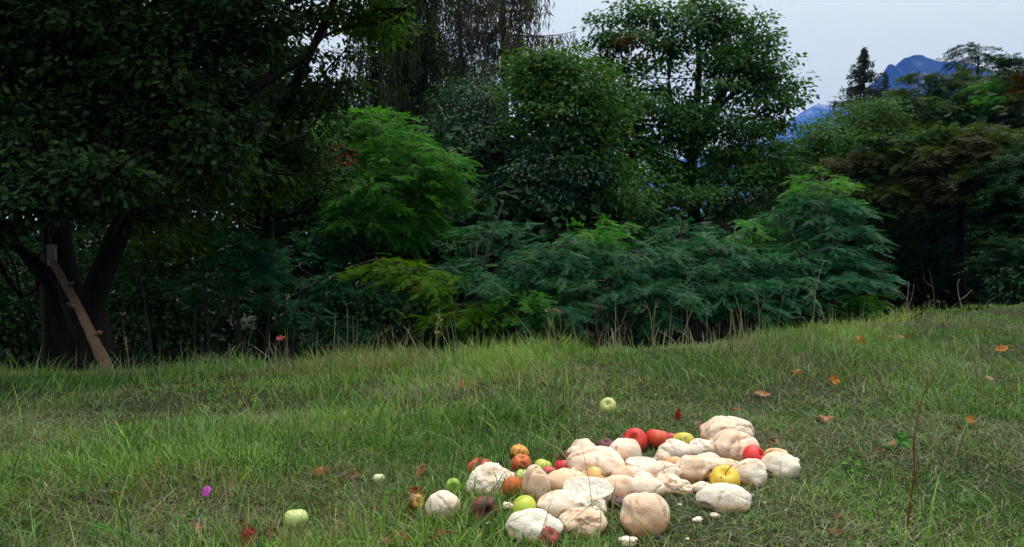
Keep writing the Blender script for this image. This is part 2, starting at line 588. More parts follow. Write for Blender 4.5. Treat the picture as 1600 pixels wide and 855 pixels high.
def sample_lobe(rng, c, r, n, seed, shell=0.5, lump=0.35):
    """points through an uneven ellipsoid, gathered towards its outside"""
    u = unit(n, rng)
    rad = rng.uniform(shell ** 3, 1, n) ** (1 / 3)
    k = 1 + lump * (fbm(u * 1.9 + seed * 3.7, seed, 3) - 0.5) * 2
    P = c + u * (rad * k)[:, None] * r
    # gather most twigs into separate flattened boughs with gaps between them
    K = max(4, int(n / 7))
    ub = unit(K, rng)
    rb = rng.uniform(0.35, 1, K) ** (1 / 2.2)
    B = c + ub * (rb * (1 + lump * (fbm(ub * 1.9 + seed * 3.7, seed, 3) - 0.5) * 2))[:, None] * r
    sz = r * 2.1 / K ** (1 / 3) * 0.5
    pick = rng.integers(0, K, n)
    Q = B[pick] + unit(n, rng) * (rng.random(n) ** 0.5)[:, None] * sz * np.array([1.15, 1.15, 0.55])
    m = rng.random(n) < 0.68
    P = np.where(m[:, None], Q, P)
    return P, nrm(P - c + 1e-6)

def leaf_sprays(acc, rng, cen, out, n_per, kind, size, rad, flat=0.4, upb=0.9, bri=0.0):
    """leaves gathered on twigs: cen twig centres, out outward directions"""
    m = len(cen)
    w = np.clip(rng.normal(0.45 + bri, 0.2, m), 0, 1)
    idx = np.repeat(np.arange(m), n_per)
    n = len(idx)
    off = np.clip(rng.normal(size=(n, 3)), -1.5, 1.5) * np.array([1, 1, flat]) * rad * 0.55
    pos = cen[idx] + off
    ax = nrm(off * np.array([1, 1, 0.5]) + out[idx] * rad * 0.5 + rng.normal(size=(n, 3)) * rad * 0.35 + np.array([0, 0, -0.35 * rad]))
    up = nrm(np.array([0, 0, upb]) + out[idx] * 0.45 + rng.normal(size=(n, 3)) * 0.42)
    sc = size * rng.uniform(0.65, 1.25, n)
    acc.inst(TM[kind], pos, ax, up, sc, v=rng.random(n), w=w[idx])

def pinnate_sprays(acc, rng, cen, out, n_per, kind, size, length, bri=0.0):
    """feathered compound leaves set left and right along level, slightly drooping twigs"""
    m = len(cen)
    h = nrm(out * np.array([1, 1, 0.25]) + rng.normal(size=(m, 3)) * np.array([0.45, 0.45, 0.12]) + 1e-6)
    w = np.clip(rng.normal(0.42 + bri, 0.2, m), 0, 1)
    tilt = rng.normal(size=(m, 3)) * 0.22
    side = nrm(np.cross(np.array([0, 0, 1.0]), h))
    ln = length * rng.uniform(0.7, 1.3, m)
    P, A, U, S, Vv, Ww = [], [], [], [], [], []
    for k in range(n_per):
        f = k / max(n_per - 1, 1)
        s = 1 if k % 2 else -1
        P.append(cen + h * ((f - 0.5) * ln)[:, None] + np.array([0, 0, -1.0]) * (0.35 * f * f * ln)[:, None])
        sp = s * (0.9 - 0.55 * f) + rng.normal(size=m) * 0.18
        A.append(nrm(h * (0.55 + 0.5 * f) + side * sp[:, None] + np.array([0, 0, -0.12]) + rng.normal(size=(m, 3)) * 0.22))
        U.append(np.array([0, 0, 1.0]) + tilt + rng.normal(size=(m, 3)) * 0.26)
        S.append(size * rng.uniform(0.7, 1.2, m))
        Vv.append(rng.random(m))
        Ww.append(w)
    acc.inst(TM[kind], np.vstack(P), np.vstack(A), np.vstack(U), np.concatenate(S), v=np.concatenate(Vv), w=np.concatenate(Ww))

def tree(name, label, cat, base, trunk_r, lobes, leaf, mat, bark='bark_dark', seed=1, n_leaf=10, size=0.1, dens=1.0, group=None,
         spray_r=0.3, limb_r=0.35, extra=None, trunk_path=None, shell=0.5, lump=0.35, twigs=7, flat=0.4, parts=(), shrub=False):
    """lobes: (px, py, depth, half width px, half height px, count) given where the photograph shows them"""
    rng = np.random.default_rng(seed)
    base = np.asarray(base, float)
    root = empty(name, base, label, cat, group)
    L = []
    for lb in lobes:
        px, py, Y, hw, hh, cnt = lb[:6]
        k = PXM(Y)
        c = W(px, py, Y)
        L.append((c, np.array([hw * k, max(hw * k * 0.85, 0.25), hh * k]), int(cnt * dens)))
    top = np.mean([l[0] for l in L], 0)
    if trunk_path is None:
        hi = max(l[0][2] for l in L)
        tp = [base, base * 0.55 + top * 0.45 + rng.normal(size=3) * 0.12, np.array([top[0], top[1], hi * 0.85 + top[2] * 0.15])]
    else:
        tp = [np.asarray(p, float) for p in trunk_path]
    wood = Acc()
    path = smooth_path(tp, 14)
    tt = np.linspace(0, 1, 14)
    trad = trunk_r * (1 - 0.78 * tt) * (1 + 0.45 * np.exp(-tt * 16))
    wood.tube(path - base, trad, 9, rough=0.22, seed=seed)
    if shrub:
        for k in range(4):
            a = rng.uniform(0, 6.28)
            l = L[k % len(L)][0]
            e = l + rng.normal(size=3) * 0.3
            pts = smooth_path([base + np.array([math.cos(a), math.sin(a), 0]) * 0.15, base * .5 + e * .5 + rng.normal(size=3) * 0.15, e], 7)
            wood.tube(pts - base, np.linspace(trunk_r * 0.7, 0.006, 7), 5)
    accs = {}
    def acc_for(mk):
        return accs.setdefault(mk, Acc())
    for i, (c, r, cnt) in enumerate(L):
        cen, u = sample_lobe(rng, c, r, cnt, seed * 13 + i, shell, lump)
        lmat = lobes[i][6] if len(lobes[i]) > 6 else mat
        a = acc_for(lmat)
        cl = cen - base
        if leaf.startswith('pin'):
            pinnate_sprays(a, rng, cl, u, n_leaf, leaf, size, spray_r)
        else:
            leaf_sprays(a, rng, cl, u, n_leaf, leaf, size, spray_r, flat)
        # limb from the trunk into the lobe, then twigs to some sprays
        j = int(np.clip(np.argmin(np.abs(path[:, 2] - (c[2] - r[2] * 0.9))), 3, 12))
        s = path[j]
        mid = s * 0.5 + c * 0.5 + rng.normal(size=3) * 0.12 * np.linalg.norm(c - s) + np.array([0, 0, -0.05])
        end = c + (c - s) * 0.35
        lp = smooth_path([s, mid, c, end], 10)
        wood.tube(lp - base, np.linspace(trad[j] * limb_r * 1.6, 0.008, 10), 6, rough=0.15, seed=seed + i)
        pick = rng.choice(len(cen), min(int(twigs), len(cen)), replace=False)
        for q in pick:
            sidx = rng.integers(3, 9)
            st = lp[sidx]
            en = cen[q]
            md = st * 0.5 + en * 0.5 + rng.normal(size=3) * 0.08 * np.linalg.norm(en - st)
            wood.tube(smooth_path([st, md, en], 6) - base, np.linspace(max(trad[j] * limb_r * 0.6, 0.012), 0.005, 6), 4, cap=False)
    if extra: extra(wood, accs, rng, base, path)
    add('trunk', wood.mesh(name + '_trunk', True), M[bark], root)
    for mk, a in accs.items():
        add('crown', a.mesh(name + '_crown'), M[mk], root)
    return root

def gb(px, Y, dz=0.0):
    x = (px - 800) / FPX * Y
    return np.array([x, Y, gz(x, Y) - 0.05 + dz])

# ---- the big oak on the left, its second stem leaning right
def oak_extra(wood, accs, rng, base, path):
    # leaning second stem and the boughs that show against the leaves
    def bough(pts, r0, r1, n=12, sides=8):
        wood.tube(smooth_path([W(*p) for p in pts], n) - base, np.linspace(r0, r1, n), sides, rough=0.2, seed=4)
    bough([(165, 600, 7.3), (146, 500, 7.3), (148, 455, 7.25), (178, 385, 7.2), (212, 300, 7.1), (262, 222, 7.0), (330, 168, 6.9), (420, 120, 6.8)], 0.16, 0.035, 20)
    bough([(150, 540, 7.3), (118, 470, 7.4), (100, 400, 7.5), (84, 300, 7.6), (70, 150, 7.7), (60, -40, 7.8)], 0.13, 0.07, 14)
    bough([(90, 330, 7.7), (120, 230, 7.5), (165, 150, 7.2), (215, 95, 7.0), (300, 55, 6.8), (370, 28, 6.6), (450, -30, 6.5)], 0.16, 0.04, 16)
    bough([(205, 310, 7.1), (228, 250, 7.1), (262, 200, 7.0), (276, 130, 7.0), (276, 60, 7.0), (284, -40, 7.0)], 0.07, 0.03)
    bough([(235, 262, 7.1), (300, 240, 6.9), (360, 232, 6.8), (400, 205, 6.7)], 0.04, 0.012)
    bough([(262, 215, 7.0), (330, 190, 6.9), (400, 140, 6.8), (470, 95, 6.7), (510, 50, 6.6)], 0.045, 0.014)
    bough([(90, 460, 7.6), (40, 400, 7.4), (-10, 330, 7.2), (-80, 260, 7.0)], 0.06, 0.02)
    bough([(80, 430, 7.7), (30, 390, 7.3), (-40, 370, 7.0)], 0.05, 0.02)
    bough([(170, 140, 7.2), (155, 100, 7.1), (150, 40, 7.0), (170, -40, 6.9)], 0.08, 0.04)
    for k in range(46):
        a = np.array([rng.uniform(40, 440), rng.uniform(20, 300), rng.uniform(6.4, 7.6)])
        b = a + np.array([rng.uniform(-60, 90), rng.uniform(-70, 60), rng.uniform(-0.4, 0.4)])
        m = (a + b) / 2 + np.array([rng.uniform(-14, 14), rng.uniform(-16, 10), 0])
        bough([tuple(a), tuple(m), tuple(b)], rng.uniform(0.008, 0.02), 0.004, 6, 4)
    # the upper crown above the picture, larger leaf masses
    a = accs['oak_leaf']
    for c, r, n in ((W(60, -330, 7.5), (3.0, 2.6, 1.5), 900), (W(380, -300, 7.2), (2.2, 2.2, 1.2), 600), (W(-250, -200, 7.0), (2.0, 2.2, 1.6), 500), (W(150, -700, 8.5), (3.2, 3, 1.6), 600)):
        cen, u = sample_lobe(rng, c, np.array(r), n, 77, 0.5)
        leaf_sprays(a, rng, cen - base, u, 9, 'wide', 0.22, 0.45)

tree('oak_tree', 'massive dark oak with forked trunk at the left edge of the meadow', 'tree', gb(92, 7.8), 0.18,
     [(20, 120, 6.6, 110, 90, 150), (150, 60, 6.8, 130, 80, 190), (290, 90, 6.7, 110, 90, 180), (60, 250, 6.2, 100, 60, 120), (-90, 250, 6.6, 90, 90, 90),
      (190, 210, 7.2, 120, 70, 150), (330, 210, 6.8, 80, 75, 130), (240, 330, 7.0, 70, 40, 60), (110, 290, 6.3, 90, 35, 70), (380, 20, 6.8, 90, 60, 110), (20, 20, 6.6, 120, 60, 130),
      (40, 320, 6.0, 90, 34, 70), (-40, 330, 6.0, 70, 50, 60), (170, 275, 6.0, 60, 34, 50), (30, 170, 8.8, 170, 130, 130), (250, 150, 9.0, 170, 130, 130)],
     'oak', 'oak_leaf', 'bark_dark', seed=3, n_leaf=14, size=0.078, spray_r=0.22, extra=oak_extra,
     trunk_path=[gb(88, 7.8), W(92, 480, 7.8), W(84, 330, 7.8), W(70, 120, 7.8), W(90, -200, 7.8), W(120, -450, 7.9)], limb_r=0.10, twigs=9, lump=0.5)

# ---- younger oak right behind it, lighter leaves against the sky
def oak2_extra(wood, accs, rng, base, path):
    wood.tube(smooth_path([W(395, 330, 9.8), W(425, 215, 9.5), (W(462, 130, 9.3)), W(500, 52, 9.2), W(540, -40, 9.1)], 12) - base, np.linspace(0.09, 0.03, 12), 7, rough=0.2)
tree('oak_tree', 'younger oak with yellow-green leaves right of the massive dark oak, sky glinting through', 'tree', gb(380, 10.5), 0.14,
     [(528, 243, 10.6, 11, 13, 5, 'rust'), (440, 60, 9.3, 85, 70, 100), (510, 110, 9.2, 60, 60, 60), (590, 36, 8.8, 44, 36, 60, 'oak_yellow'), (540, 10, 9.2, 50, 34, 40, 'oak_yellow'), (470, 190, 9.4, 75, 60, 90), (400, 130, 10, 80, 80, 90),
      (405, 270, 9.4, 70, 60, 90, 'oak_yellow'), (480, 270, 9.8, 60, 50, 60), (330, 310, 9.6, 70, 60, 80, 'oak_yellow'), (250, 370, 9.0, 55, 32, 50, 'oak_yellow'), (230, 250, 10.5, 120, 110, 110)],
     'oak', 'oak_leaf', seed=21, n_leaf=14, size=0.082, spray_r=0.25, extra=oak2_extra, limb_r=0.3, twigs=8, lump=0.5)

# ---- locust trees (feathered leaves)
tree('locust_tree', 'bright green feathery locust tree standing left of centre', 'tree', gb(612, 12.5), 0.10,
     [(590, 215, 12.0, 72, 42, 75), (560, 190, 12.2, 45, 24, 36), (640, 255, 11.8, 75, 45, 80), (540, 260, 12.2, 60, 50, 65), (600, 300, 11.6, 100, 45, 110), (680, 290, 11.8, 42, 34, 38),
      (560, 345, 11.5, 75, 28, 55), (650, 350, 11.8, 60, 34, 50), (520, 375, 11.2, 30, 24, 26, 'locust_blue'), (505, 445, 10.6, 26, 24, 22, 'locust_blue')],
     'pin', 'locust', 'bark_grey', seed=31, n_leaf=9, size=0.14, spray_r=0.26, limb_r=0.25, twigs=5, shell=0.5, dens=2.9, lump=0.6)
tree('locust_sapling', 'yellow-green locust sapling below the bright feathery tree', 'sapling', gb(640, 9.5), 0.025,
     [(600, 412, 9.2, 48, 14, 18), (650, 425, 9.0, 52, 18, 24), (685, 448, 8.9, 24, 16, 9), (620, 445, 9.3, 50, 16, 14, 'locust_blue')],
     'pin', 'locust_yellow', 'bark_grey', seed=37, n_leaf=9, size=0.14, spray_r=0.26, shrub=True, twigs=3, dens=2.0)
SH = [
    ('blue-green locust shrub beside the leaning log under the oaks', 372, 9.6, [(365, 385, 9.3, 55, 32, 34), (400, 425, 9.2, 42, 26, 24), (330, 445, 9.6, 45, 30, 22)]),
    ('low locust shrub left of centre with leaves just above the dry grass', 455, 9.8, [(430, 480, 9.6, 60, 30, 20), (520, 510, 9.0, 40, 18, 14), (470, 420, 10.5, 50, 40, 22)]),
    ('locust shrub left of the row, its lower leaves yellow-green', 745, 9.2, [(745, 455, 9.0, 60, 34, 40), (720, 488, 8.7, 46, 16, 20, 'locust_yellow'), (775, 420, 9.4, 70, 34, 40), (715, 420, 9.8, 40, 30, 20), (770, 370, 10.4, 60, 34, 30)]),
    ('tall blue-green locust shrub in front of the dark broadleaf trees', 850, 9.8, [(850, 420, 9.4, 85, 30, 52), (890, 385, 9.8, 60, 26, 34), (820, 470, 9.0, 75, 34, 46, 'locust'), (870, 490, 8.9, 62, 28, 30)]),
    ('spreading locust shrub below the round-crowned tree, left half', 990, 9.8, [(985, 400, 9.6, 85, 26, 52), (950, 440, 9.2, 75, 28, 46), (930, 375, 10.2, 55, 30, 34, 'locust'), (1020, 470, 9.0, 80, 34, 56), (1000, 430, 9.8, 70, 28, 36)]),
    ('spreading locust shrub below the round-crowned tree, right half', 1120, 9.8, [(1110, 395, 9.8, 80, 28, 50), (1090, 440, 9.3, 85, 30, 54), (1150, 460, 9.2, 75, 34, 46), (1070, 365, 10.2, 50, 24, 22), (1205, 415, 9.8, 55, 36, 36), (1180, 365, 10.6, 55, 26, 30, 'locust'), (1215, 350, 10.8, 45, 34, 30)]),
    ('tall layered locust shrub left of the black hollow', 1270, 10.5, [(1270, 330, 10.6, 75, 36, 56), (1310, 375, 10.2, 75, 32, 50), (1240, 400, 10.0, 75, 34, 50), (1300, 430, 9.8, 80, 30, 54), (1355, 425, 9.8, 40, 20, 20), (1230, 455, 9.6, 80, 30, 46), (1330, 470, 9.6, 45, 16, 16, 'locust'), (1285, 290, 11, 50, 30, 28, 'locust')]),
]
for i, (lab, px, Y, lobes) in enumerate(SH):
    tree('locust_shrub', lab, 'shrub', gb(px, Y), 0.04, lobes, 'pin', 'locust_blue', 'bark_grey', seed=50 + i, n_leaf=9, size=0.125, spray_r=0.22, shrub=True, twigs=5, dens=2.25, lump=0.6,
         group='locust shrubs along the edge of the wood')

# ---- broadleaf trees in the middle
tree('broadleaf_tree', 'shadowy grey-green tree below the drooping conifers', 'tree', gb(760, 15.5), 0.14,
     [(745, 190, 15.0, 70, 50, 90), (780, 260, 14.8, 80, 60, 110), (720, 300, 15.2, 60, 60, 80), (800, 340, 14.4, 70, 50, 80), (760, 380, 14.6, 70, 40, 60), (760, 140, 15.6, 40, 36, 40)],
     'leaf', 'grey_leaf', seed=71, n_leaf=26, size=0.10, spray_r=0.42, twigs=6, lump=0.5)
tree('broadleaf_tree', 'full light-green tree touching the round-crowned tree on its left', 'tree', gb(885, 14.5), 0.15,
     [(870, 115, 14.2, 62, 36, 100), (905, 160, 13.8, 75, 50, 130), (850, 200, 14.0, 55, 60, 90), (930, 230, 13.6, 60, 55, 100), (870, 270, 13.6, 70, 50, 100, 'grey_leaf'), (840, 300, 13.2, 50, 30, 50, 'grey_leaf'), (960, 290, 13.8, 60, 50, 80), (900, 330, 13.8, 90, 40, 90, 'dark_leaf'), (845, 130, 14.4, 40, 40, 50)],
     'leaf', 'ash', seed=73, n_leaf=26, size=0.105, spray_r=0.40, twigs=6, lump=0.5)
def big_extra(wood, accs, rng, base, path):
    def limb(pts, r0, r1, n=10):
        wood.tube(smooth_path([W(*p) for p in pts], n) - base, np.linspace(r0, r1, n), 7, rough=0.15, seed=8)
    limb([(1082, 250, 17), (1060, 200, 16.9), (1045, 140, 16.8), (1050, 60, 16.8)], 0.12, 0.03)
    limb([(1085, 240, 17), (1115, 170, 17), (1150, 110, 17.1), (1165, 50, 17.1)], 0.12, 0.03)
    limb([(1088, 230, 17), (1130, 160, 16.7), (1180, 130, 16.6), (1220, 120, 16.6)], 0.08, 0.02)
    limb([(1080, 262, 17), (1020, 240, 16.8), (965, 215, 16.7), (945, 200, 16.6)], 0.07, 0.03)
    limb([(1010, 238, 16.8), (995, 215, 16.8), (985, 150, 16.8), (970, 80, 16.9)], 0.07, 0.02)
    cen, u = sample_lobe(rng, W(966, 68, 16.6), np.array([0.35, 0.3, 0.13]), 12, 5)
    leaf_sprays(accs.setdefault('rust', Acc()), rng, cen - base, u, 14, 'leaf', 0.11, 0.2)
    cen, u = sample_lobe(rng, W(1000, 86, 16.6), np.array([0.2, 0.2, 0.08]), 5, 6)
    leaf_sprays(accs['rust'], rng, cen - base, u, 12, 'leaf', 0.11, 0.2)
tree('broadleaf_tree', 'tall round-crowned tree with dark forked trunk, sky showing through its leaves', 'tree', gb(1085, 17.2), 0.17,
     [(945, 130, 16.8, 40, 36, 44), (965, 190, 16.6, 44, 40, 56), (985, 235, 16.4, 50, 36, 56), (930, 175, 16.2, 30, 40, 40), (960, 40, 16.8, 42, 30, 42), (1000, 25, 17, 34, 22, 28), (935, 85, 17, 32, 26, 24), (1040, 60, 17, 50, 40, 62), (1100, 40, 17, 50, 32, 60), (1130, 25, 17, 36, 20, 30), (1165, 55, 17, 50, 38, 60), (1195, 100, 17, 44, 48, 60),
      (1140, 120, 16.6, 70, 50, 90), (1060, 140, 16.6, 66, 46, 80), (1000, 140, 16.4, 45, 50, 55), (1225, 140, 17, 32, 26, 26), (1195, 175, 17, 40, 40, 42), (1120, 195, 16.6, 70, 40, 75), (1040, 205, 16.4, 55, 32, 50),
      (1000, 270, 16, 60, 40, 60), (1160, 240, 16.8, 60, 45, 80), (1060, 250, 16.2, 50, 34, 46), (1110, 300, 16.0, 60, 36, 60), (1130, 255, 17.6, 50, 34, 50), (1050, 290, 17.8, 60, 40, 60), (1200, 250, 16.5, 40, 40, 46), (1020, 320, 15.8, 70, 36, 60), (1150, 300, 16.8, 60, 40, 50), (1085, 10, 17.2, 30, 16, 20)],
     'leaf', 'chestnut', seed=81, n_leaf=34, size=0.115, spray_r=0.34, twigs=7, extra=big_extra, limb_r=0.12, lump=0.6, shell=0.35, dens=0.72,
     trunk_path=[gb(1085, 17.2), W(1085, 330, 17.2), W(1082, 240, 17.1), W(1092, 130, 17), W(1090, 40, 17)])

# ---- trees of the right-hand slope
RT = [
    ('ash_tree', 'light-green leafy tree low beside the snowy mountain', 'leaf', 'ash', 1250, 19, [(1225, 240, 18.8, 50, 26, 80), (1290, 222, 18.6, 45, 30, 80), (1215, 262, 18.4, 50, 40, 70), (1290, 270, 18.0, 60, 40, 90), (1220, 300, 18, 60, 36, 60, 'dark_leaf')]),
    ('ash_tree', 'light-green leafy tree below the dark spruce', 'leaf', 'ash', 1350, 21, [(1335, 185, 21, 42, 22, 50), (1375, 175, 21.2, 40, 22, 50), (1350, 225, 20.6, 60, 34, 80, 'olive'), (1400, 210, 20.8, 50, 34, 60, 'olive')]),
    ('locust_tree', 'feathery olive-green locust rising before the blue mountain ridge', 'pin_far', 'olive', 1440, 22, [(1454, 136, 22, 28, 26, 34), (1412, 156, 22.2, 28, 20, 28), (1488, 142, 22, 36, 26, 40), (1380, 172, 22.2, 26, 16, 22), (1560, 130, 22.4, 36, 22, 34), (1440, 190, 21.6, 60, 30, 56), (1500, 190, 21.6, 50, 34, 46)]),
    ('locust_tree', 'thin-crowned locust standing out against the sky at upper right', 'pin_far', 'dark_leaf', 1528, 24, [(1525, 84, 24, 32, 16, 16), (1505, 92, 24, 16, 12, 6), (1550, 96, 24, 16, 14, 7), (1530, 130, 23.8, 34, 30, 26, 'olive'), (1530, 175, 23.5, 50, 34, 44, 'olive')]),
    ('locust_tree', 'reddish-brown tinted locust at the right edge of the photo', 'pin_far', 'rust', 1605, 21, [(1605, 135, 21, 30, 26, 26, 'rust'), (1610, 180, 20.5, 46, 40, 60, 'bronze'), (1560, 150, 21.2, 36, 36, 40, 'locust'), (1680, 150, 21, 70, 70, 70, 'bronze'), (1585, 104, 21.2, 26, 16, 22, 'dark_leaf')]),
    ('locust_tree', 'bronze-tinted feathery tree left of the black hollow', 'pin_far', 'bronze', 1400, 16, [(1400, 250, 16, 60, 40, 70, 'olive'), (1350, 260, 16.2, 45, 40, 56, 'bronze'), (1370, 310, 15.6, 55, 30, 56, 'olive'), (1435, 290, 15.4, 50, 30, 50, 'bronze')]),
    ('locust_tree', 'broad olive and brown feathery tree overhanging the black hollow', 'pin_far', 'olive', 1510, 15.5, [(1490, 240, 15.4, 60, 40, 76, 'bronze'), (1550, 225, 15.4, 55, 36, 66), (1510, 285, 15, 70, 30, 70, 'bronze'), (1450, 230, 15.8, 40, 30, 40, 'olive')]),
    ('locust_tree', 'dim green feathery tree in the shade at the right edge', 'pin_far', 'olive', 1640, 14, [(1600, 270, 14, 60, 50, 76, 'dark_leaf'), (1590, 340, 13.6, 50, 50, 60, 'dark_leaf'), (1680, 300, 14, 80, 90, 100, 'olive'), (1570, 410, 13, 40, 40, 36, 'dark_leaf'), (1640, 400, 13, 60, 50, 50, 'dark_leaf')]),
]
for i, (nm, lab, lf, mt, px, Y, lobes) in enumerate(RT):
    far = lf == 'pin_far'
    tree(nm, lab, 'tree', gb(px, Y), 0.12, lobes, lf, mt, 'bark_dark', seed=120 + i, n_leaf=9 if far else 24, size=0.20 if far else 0.09, spray_r=0.32 if far else 0.36, twigs=5, limb_r=0.3,
         group='trees on the right-hand slope', shell=0.45, lump=0.55, dens=2.1 if far else 1.3)
# dark bushes in the hollow
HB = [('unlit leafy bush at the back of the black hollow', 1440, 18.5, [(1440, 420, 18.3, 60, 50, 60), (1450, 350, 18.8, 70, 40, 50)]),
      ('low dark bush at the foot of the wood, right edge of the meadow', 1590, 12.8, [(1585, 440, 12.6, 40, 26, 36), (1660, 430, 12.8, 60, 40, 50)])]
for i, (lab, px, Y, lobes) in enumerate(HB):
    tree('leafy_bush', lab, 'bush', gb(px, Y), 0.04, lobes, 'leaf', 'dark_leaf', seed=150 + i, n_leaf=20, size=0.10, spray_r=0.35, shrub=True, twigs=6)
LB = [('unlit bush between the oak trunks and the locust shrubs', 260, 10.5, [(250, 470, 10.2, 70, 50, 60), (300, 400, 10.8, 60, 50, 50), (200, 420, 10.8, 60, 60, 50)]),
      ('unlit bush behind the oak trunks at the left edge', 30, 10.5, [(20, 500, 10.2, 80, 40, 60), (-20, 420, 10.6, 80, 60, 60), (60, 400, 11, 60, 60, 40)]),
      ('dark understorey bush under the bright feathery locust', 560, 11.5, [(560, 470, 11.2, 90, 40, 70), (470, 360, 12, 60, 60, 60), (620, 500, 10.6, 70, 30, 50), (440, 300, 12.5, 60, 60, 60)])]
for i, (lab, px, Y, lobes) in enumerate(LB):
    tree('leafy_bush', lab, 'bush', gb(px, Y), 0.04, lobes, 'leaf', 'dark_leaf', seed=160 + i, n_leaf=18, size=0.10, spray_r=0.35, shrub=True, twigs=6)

# ---- conifers with hanging twigs
def conifer(name, label, px, Y, py_top, py_low, half_px, mat, seed, n_br, n_str, droop, str_len, trunk_r, needle, lean=0.0, sparse=1.0, cone=0.55, jit=0.22, wid=0.09):
    rng = np.random.default_rng(seed)
    base = gb(px, Y)
    root = empty(name, base, label, 'conifer')
    top = W(px + lean, py_top, Y)
    low = W(px, py_low, Y)[2]
    wood, nd = Acc(), Acc()
    path = smooth_path([base, base * 0.5 + top * 0.5, top], 12)
    wood.tube(path - base, np.linspace(trunk_r, 0.02, 12), 8, rough=0.15, seed=seed)
    k = PXM(Y)
    P, A, U, S, Vv, Ww = [], [], [], [], [], []
    for b in range(n_br):
        f = (b + rng.random()) / n_br            # 0 low .. 1 top
        z = low + (top[2] - low) * f
        tz = (z - base[2]) / (top[2] - base[2])
        c = base * (1 - tz) + top * tz
        c[2] = z
        az = rng.uniform(0, 2 * math.pi)
        ln = half_px * k * (1 - f) ** cone * rng.uniform(0.6, 1.15) + 0.04
        d = np.array([math.cos(az), math.sin(az), 0])
        t = np.linspace(0, 1, 9)
        bp = c + d * (t * ln)[:, None] + np.array([0, 0, 1.0]) * ((-droop * t + (droop * 0.55) * t ** 3) * ln)[:, None]
        wood.tube(bp - base, np.linspace(0.012 * ln + 0.008, 0.006, 9), 4, cap=False)
        w = np.clip(rng.normal(0.45, 0.2), 0, 1)
        for s in range(int(n_str * (0.12 + 1.1 * ln / (half_px * k))) + 2):
            u = rng.uniform(0.12, 1.0)
            p0 = c + d * u * ln + np.array([0, 0, (-droop * u + droop * 0.55 * u ** 3) * ln])
            sl = str_len * rng.uniform(0.35, 1.2) * (0.45 + 0.65 * min(1.0, ln / (half_px * k * 0.5)))
            m = int(max(4, sl / needle * 1.5 * sparse))
            q = np.linspace(0, 1, m)
            sw = np.array([-d[1], d[0], 0]) * rng.normal() * (0.10 + jit * 0.4) + d * 0.10
            pp = p0 + sw * (np.sqrt(q) * sl * 0.7)[:, None] + np.array([0, 0, -1.0]) * (q ** 1.3 * sl)[:, None]
            P.append(pp)
            A.append(nrm(np.array([0, 0, -1.0]) + rng.normal(size=(m, 3)) * jit))
            U.append(rng.normal(size=(m, 3)))
            S.append(needle * rng.uniform(0.7, 1.4, m))
            Vv.append(rng.random(m))
            Ww.append(np.full(m, w))
    nd.inst((np.array([(0, 0, 0), (0.4, wid, 0), (1, 0, 0), (0.4, -wid, 0)], float), np.array([(0, 2, 1), (0, 3, 2)])),
            np.vstack(P) - base, np.vstack(A), np.vstack(U), np.concatenate(S), v=np.concatenate(Vv), w=np.concatenate(Ww))
    add('trunk', wood.mesh(name + '_trunk', True), M['bark_grey' if mat == 'larch' else 'bark_dark'], root)
    add('crown', nd.mesh(name + '_crown'), M[mat], root)
    return root
conifer('spruce_tree', 'dark spruce with hanging twigs behind the bright feathery locust', 632, 22, -260, 240, 120, 'spruce', 201, 180, 56, 0.55, 1.05, 0.24, 0.13, wid=0.15)
conifer('larch_tree', 'tall thin larch with sparse grey hanging twigs and bare trunk against the sky', 800, 24, -420, 150, 120, 'larch', 202, 130, 60, 0.20, 0.8, 0.16, 0.22, lean=-26, sparse=0.8, jit=0.35, wid=0.07)
conifer('larch_tree', 'slimmer grey larch between the dark spruce and the taller larch', 738, 25, -200, 190, 75, 'larch', 203, 100, 56, 0.35, 0.8, 0.16, 0.12, lean=-30, sparse=0.8, jit=0.35, wid=0.07)
conifer('spruce_tree', 'dark pointed spruce standing before the blue mountains', 1350, 38, 74, 240, 96, 'spruce', 204, 170, 40, 0.10, 0.28, 0.2, 0.14, cone=0.95, jit=0.8, wid=0.14)
conifer('spruce_tree', 'smaller dark spruce just right of the pointed spruce', 1383, 40, 112, 250, 50, 'spruce', 205, 70, 34, 0.0, 0.4, 0.2, 0.10, cone=0.7, jit=0.6, wid=0.12)

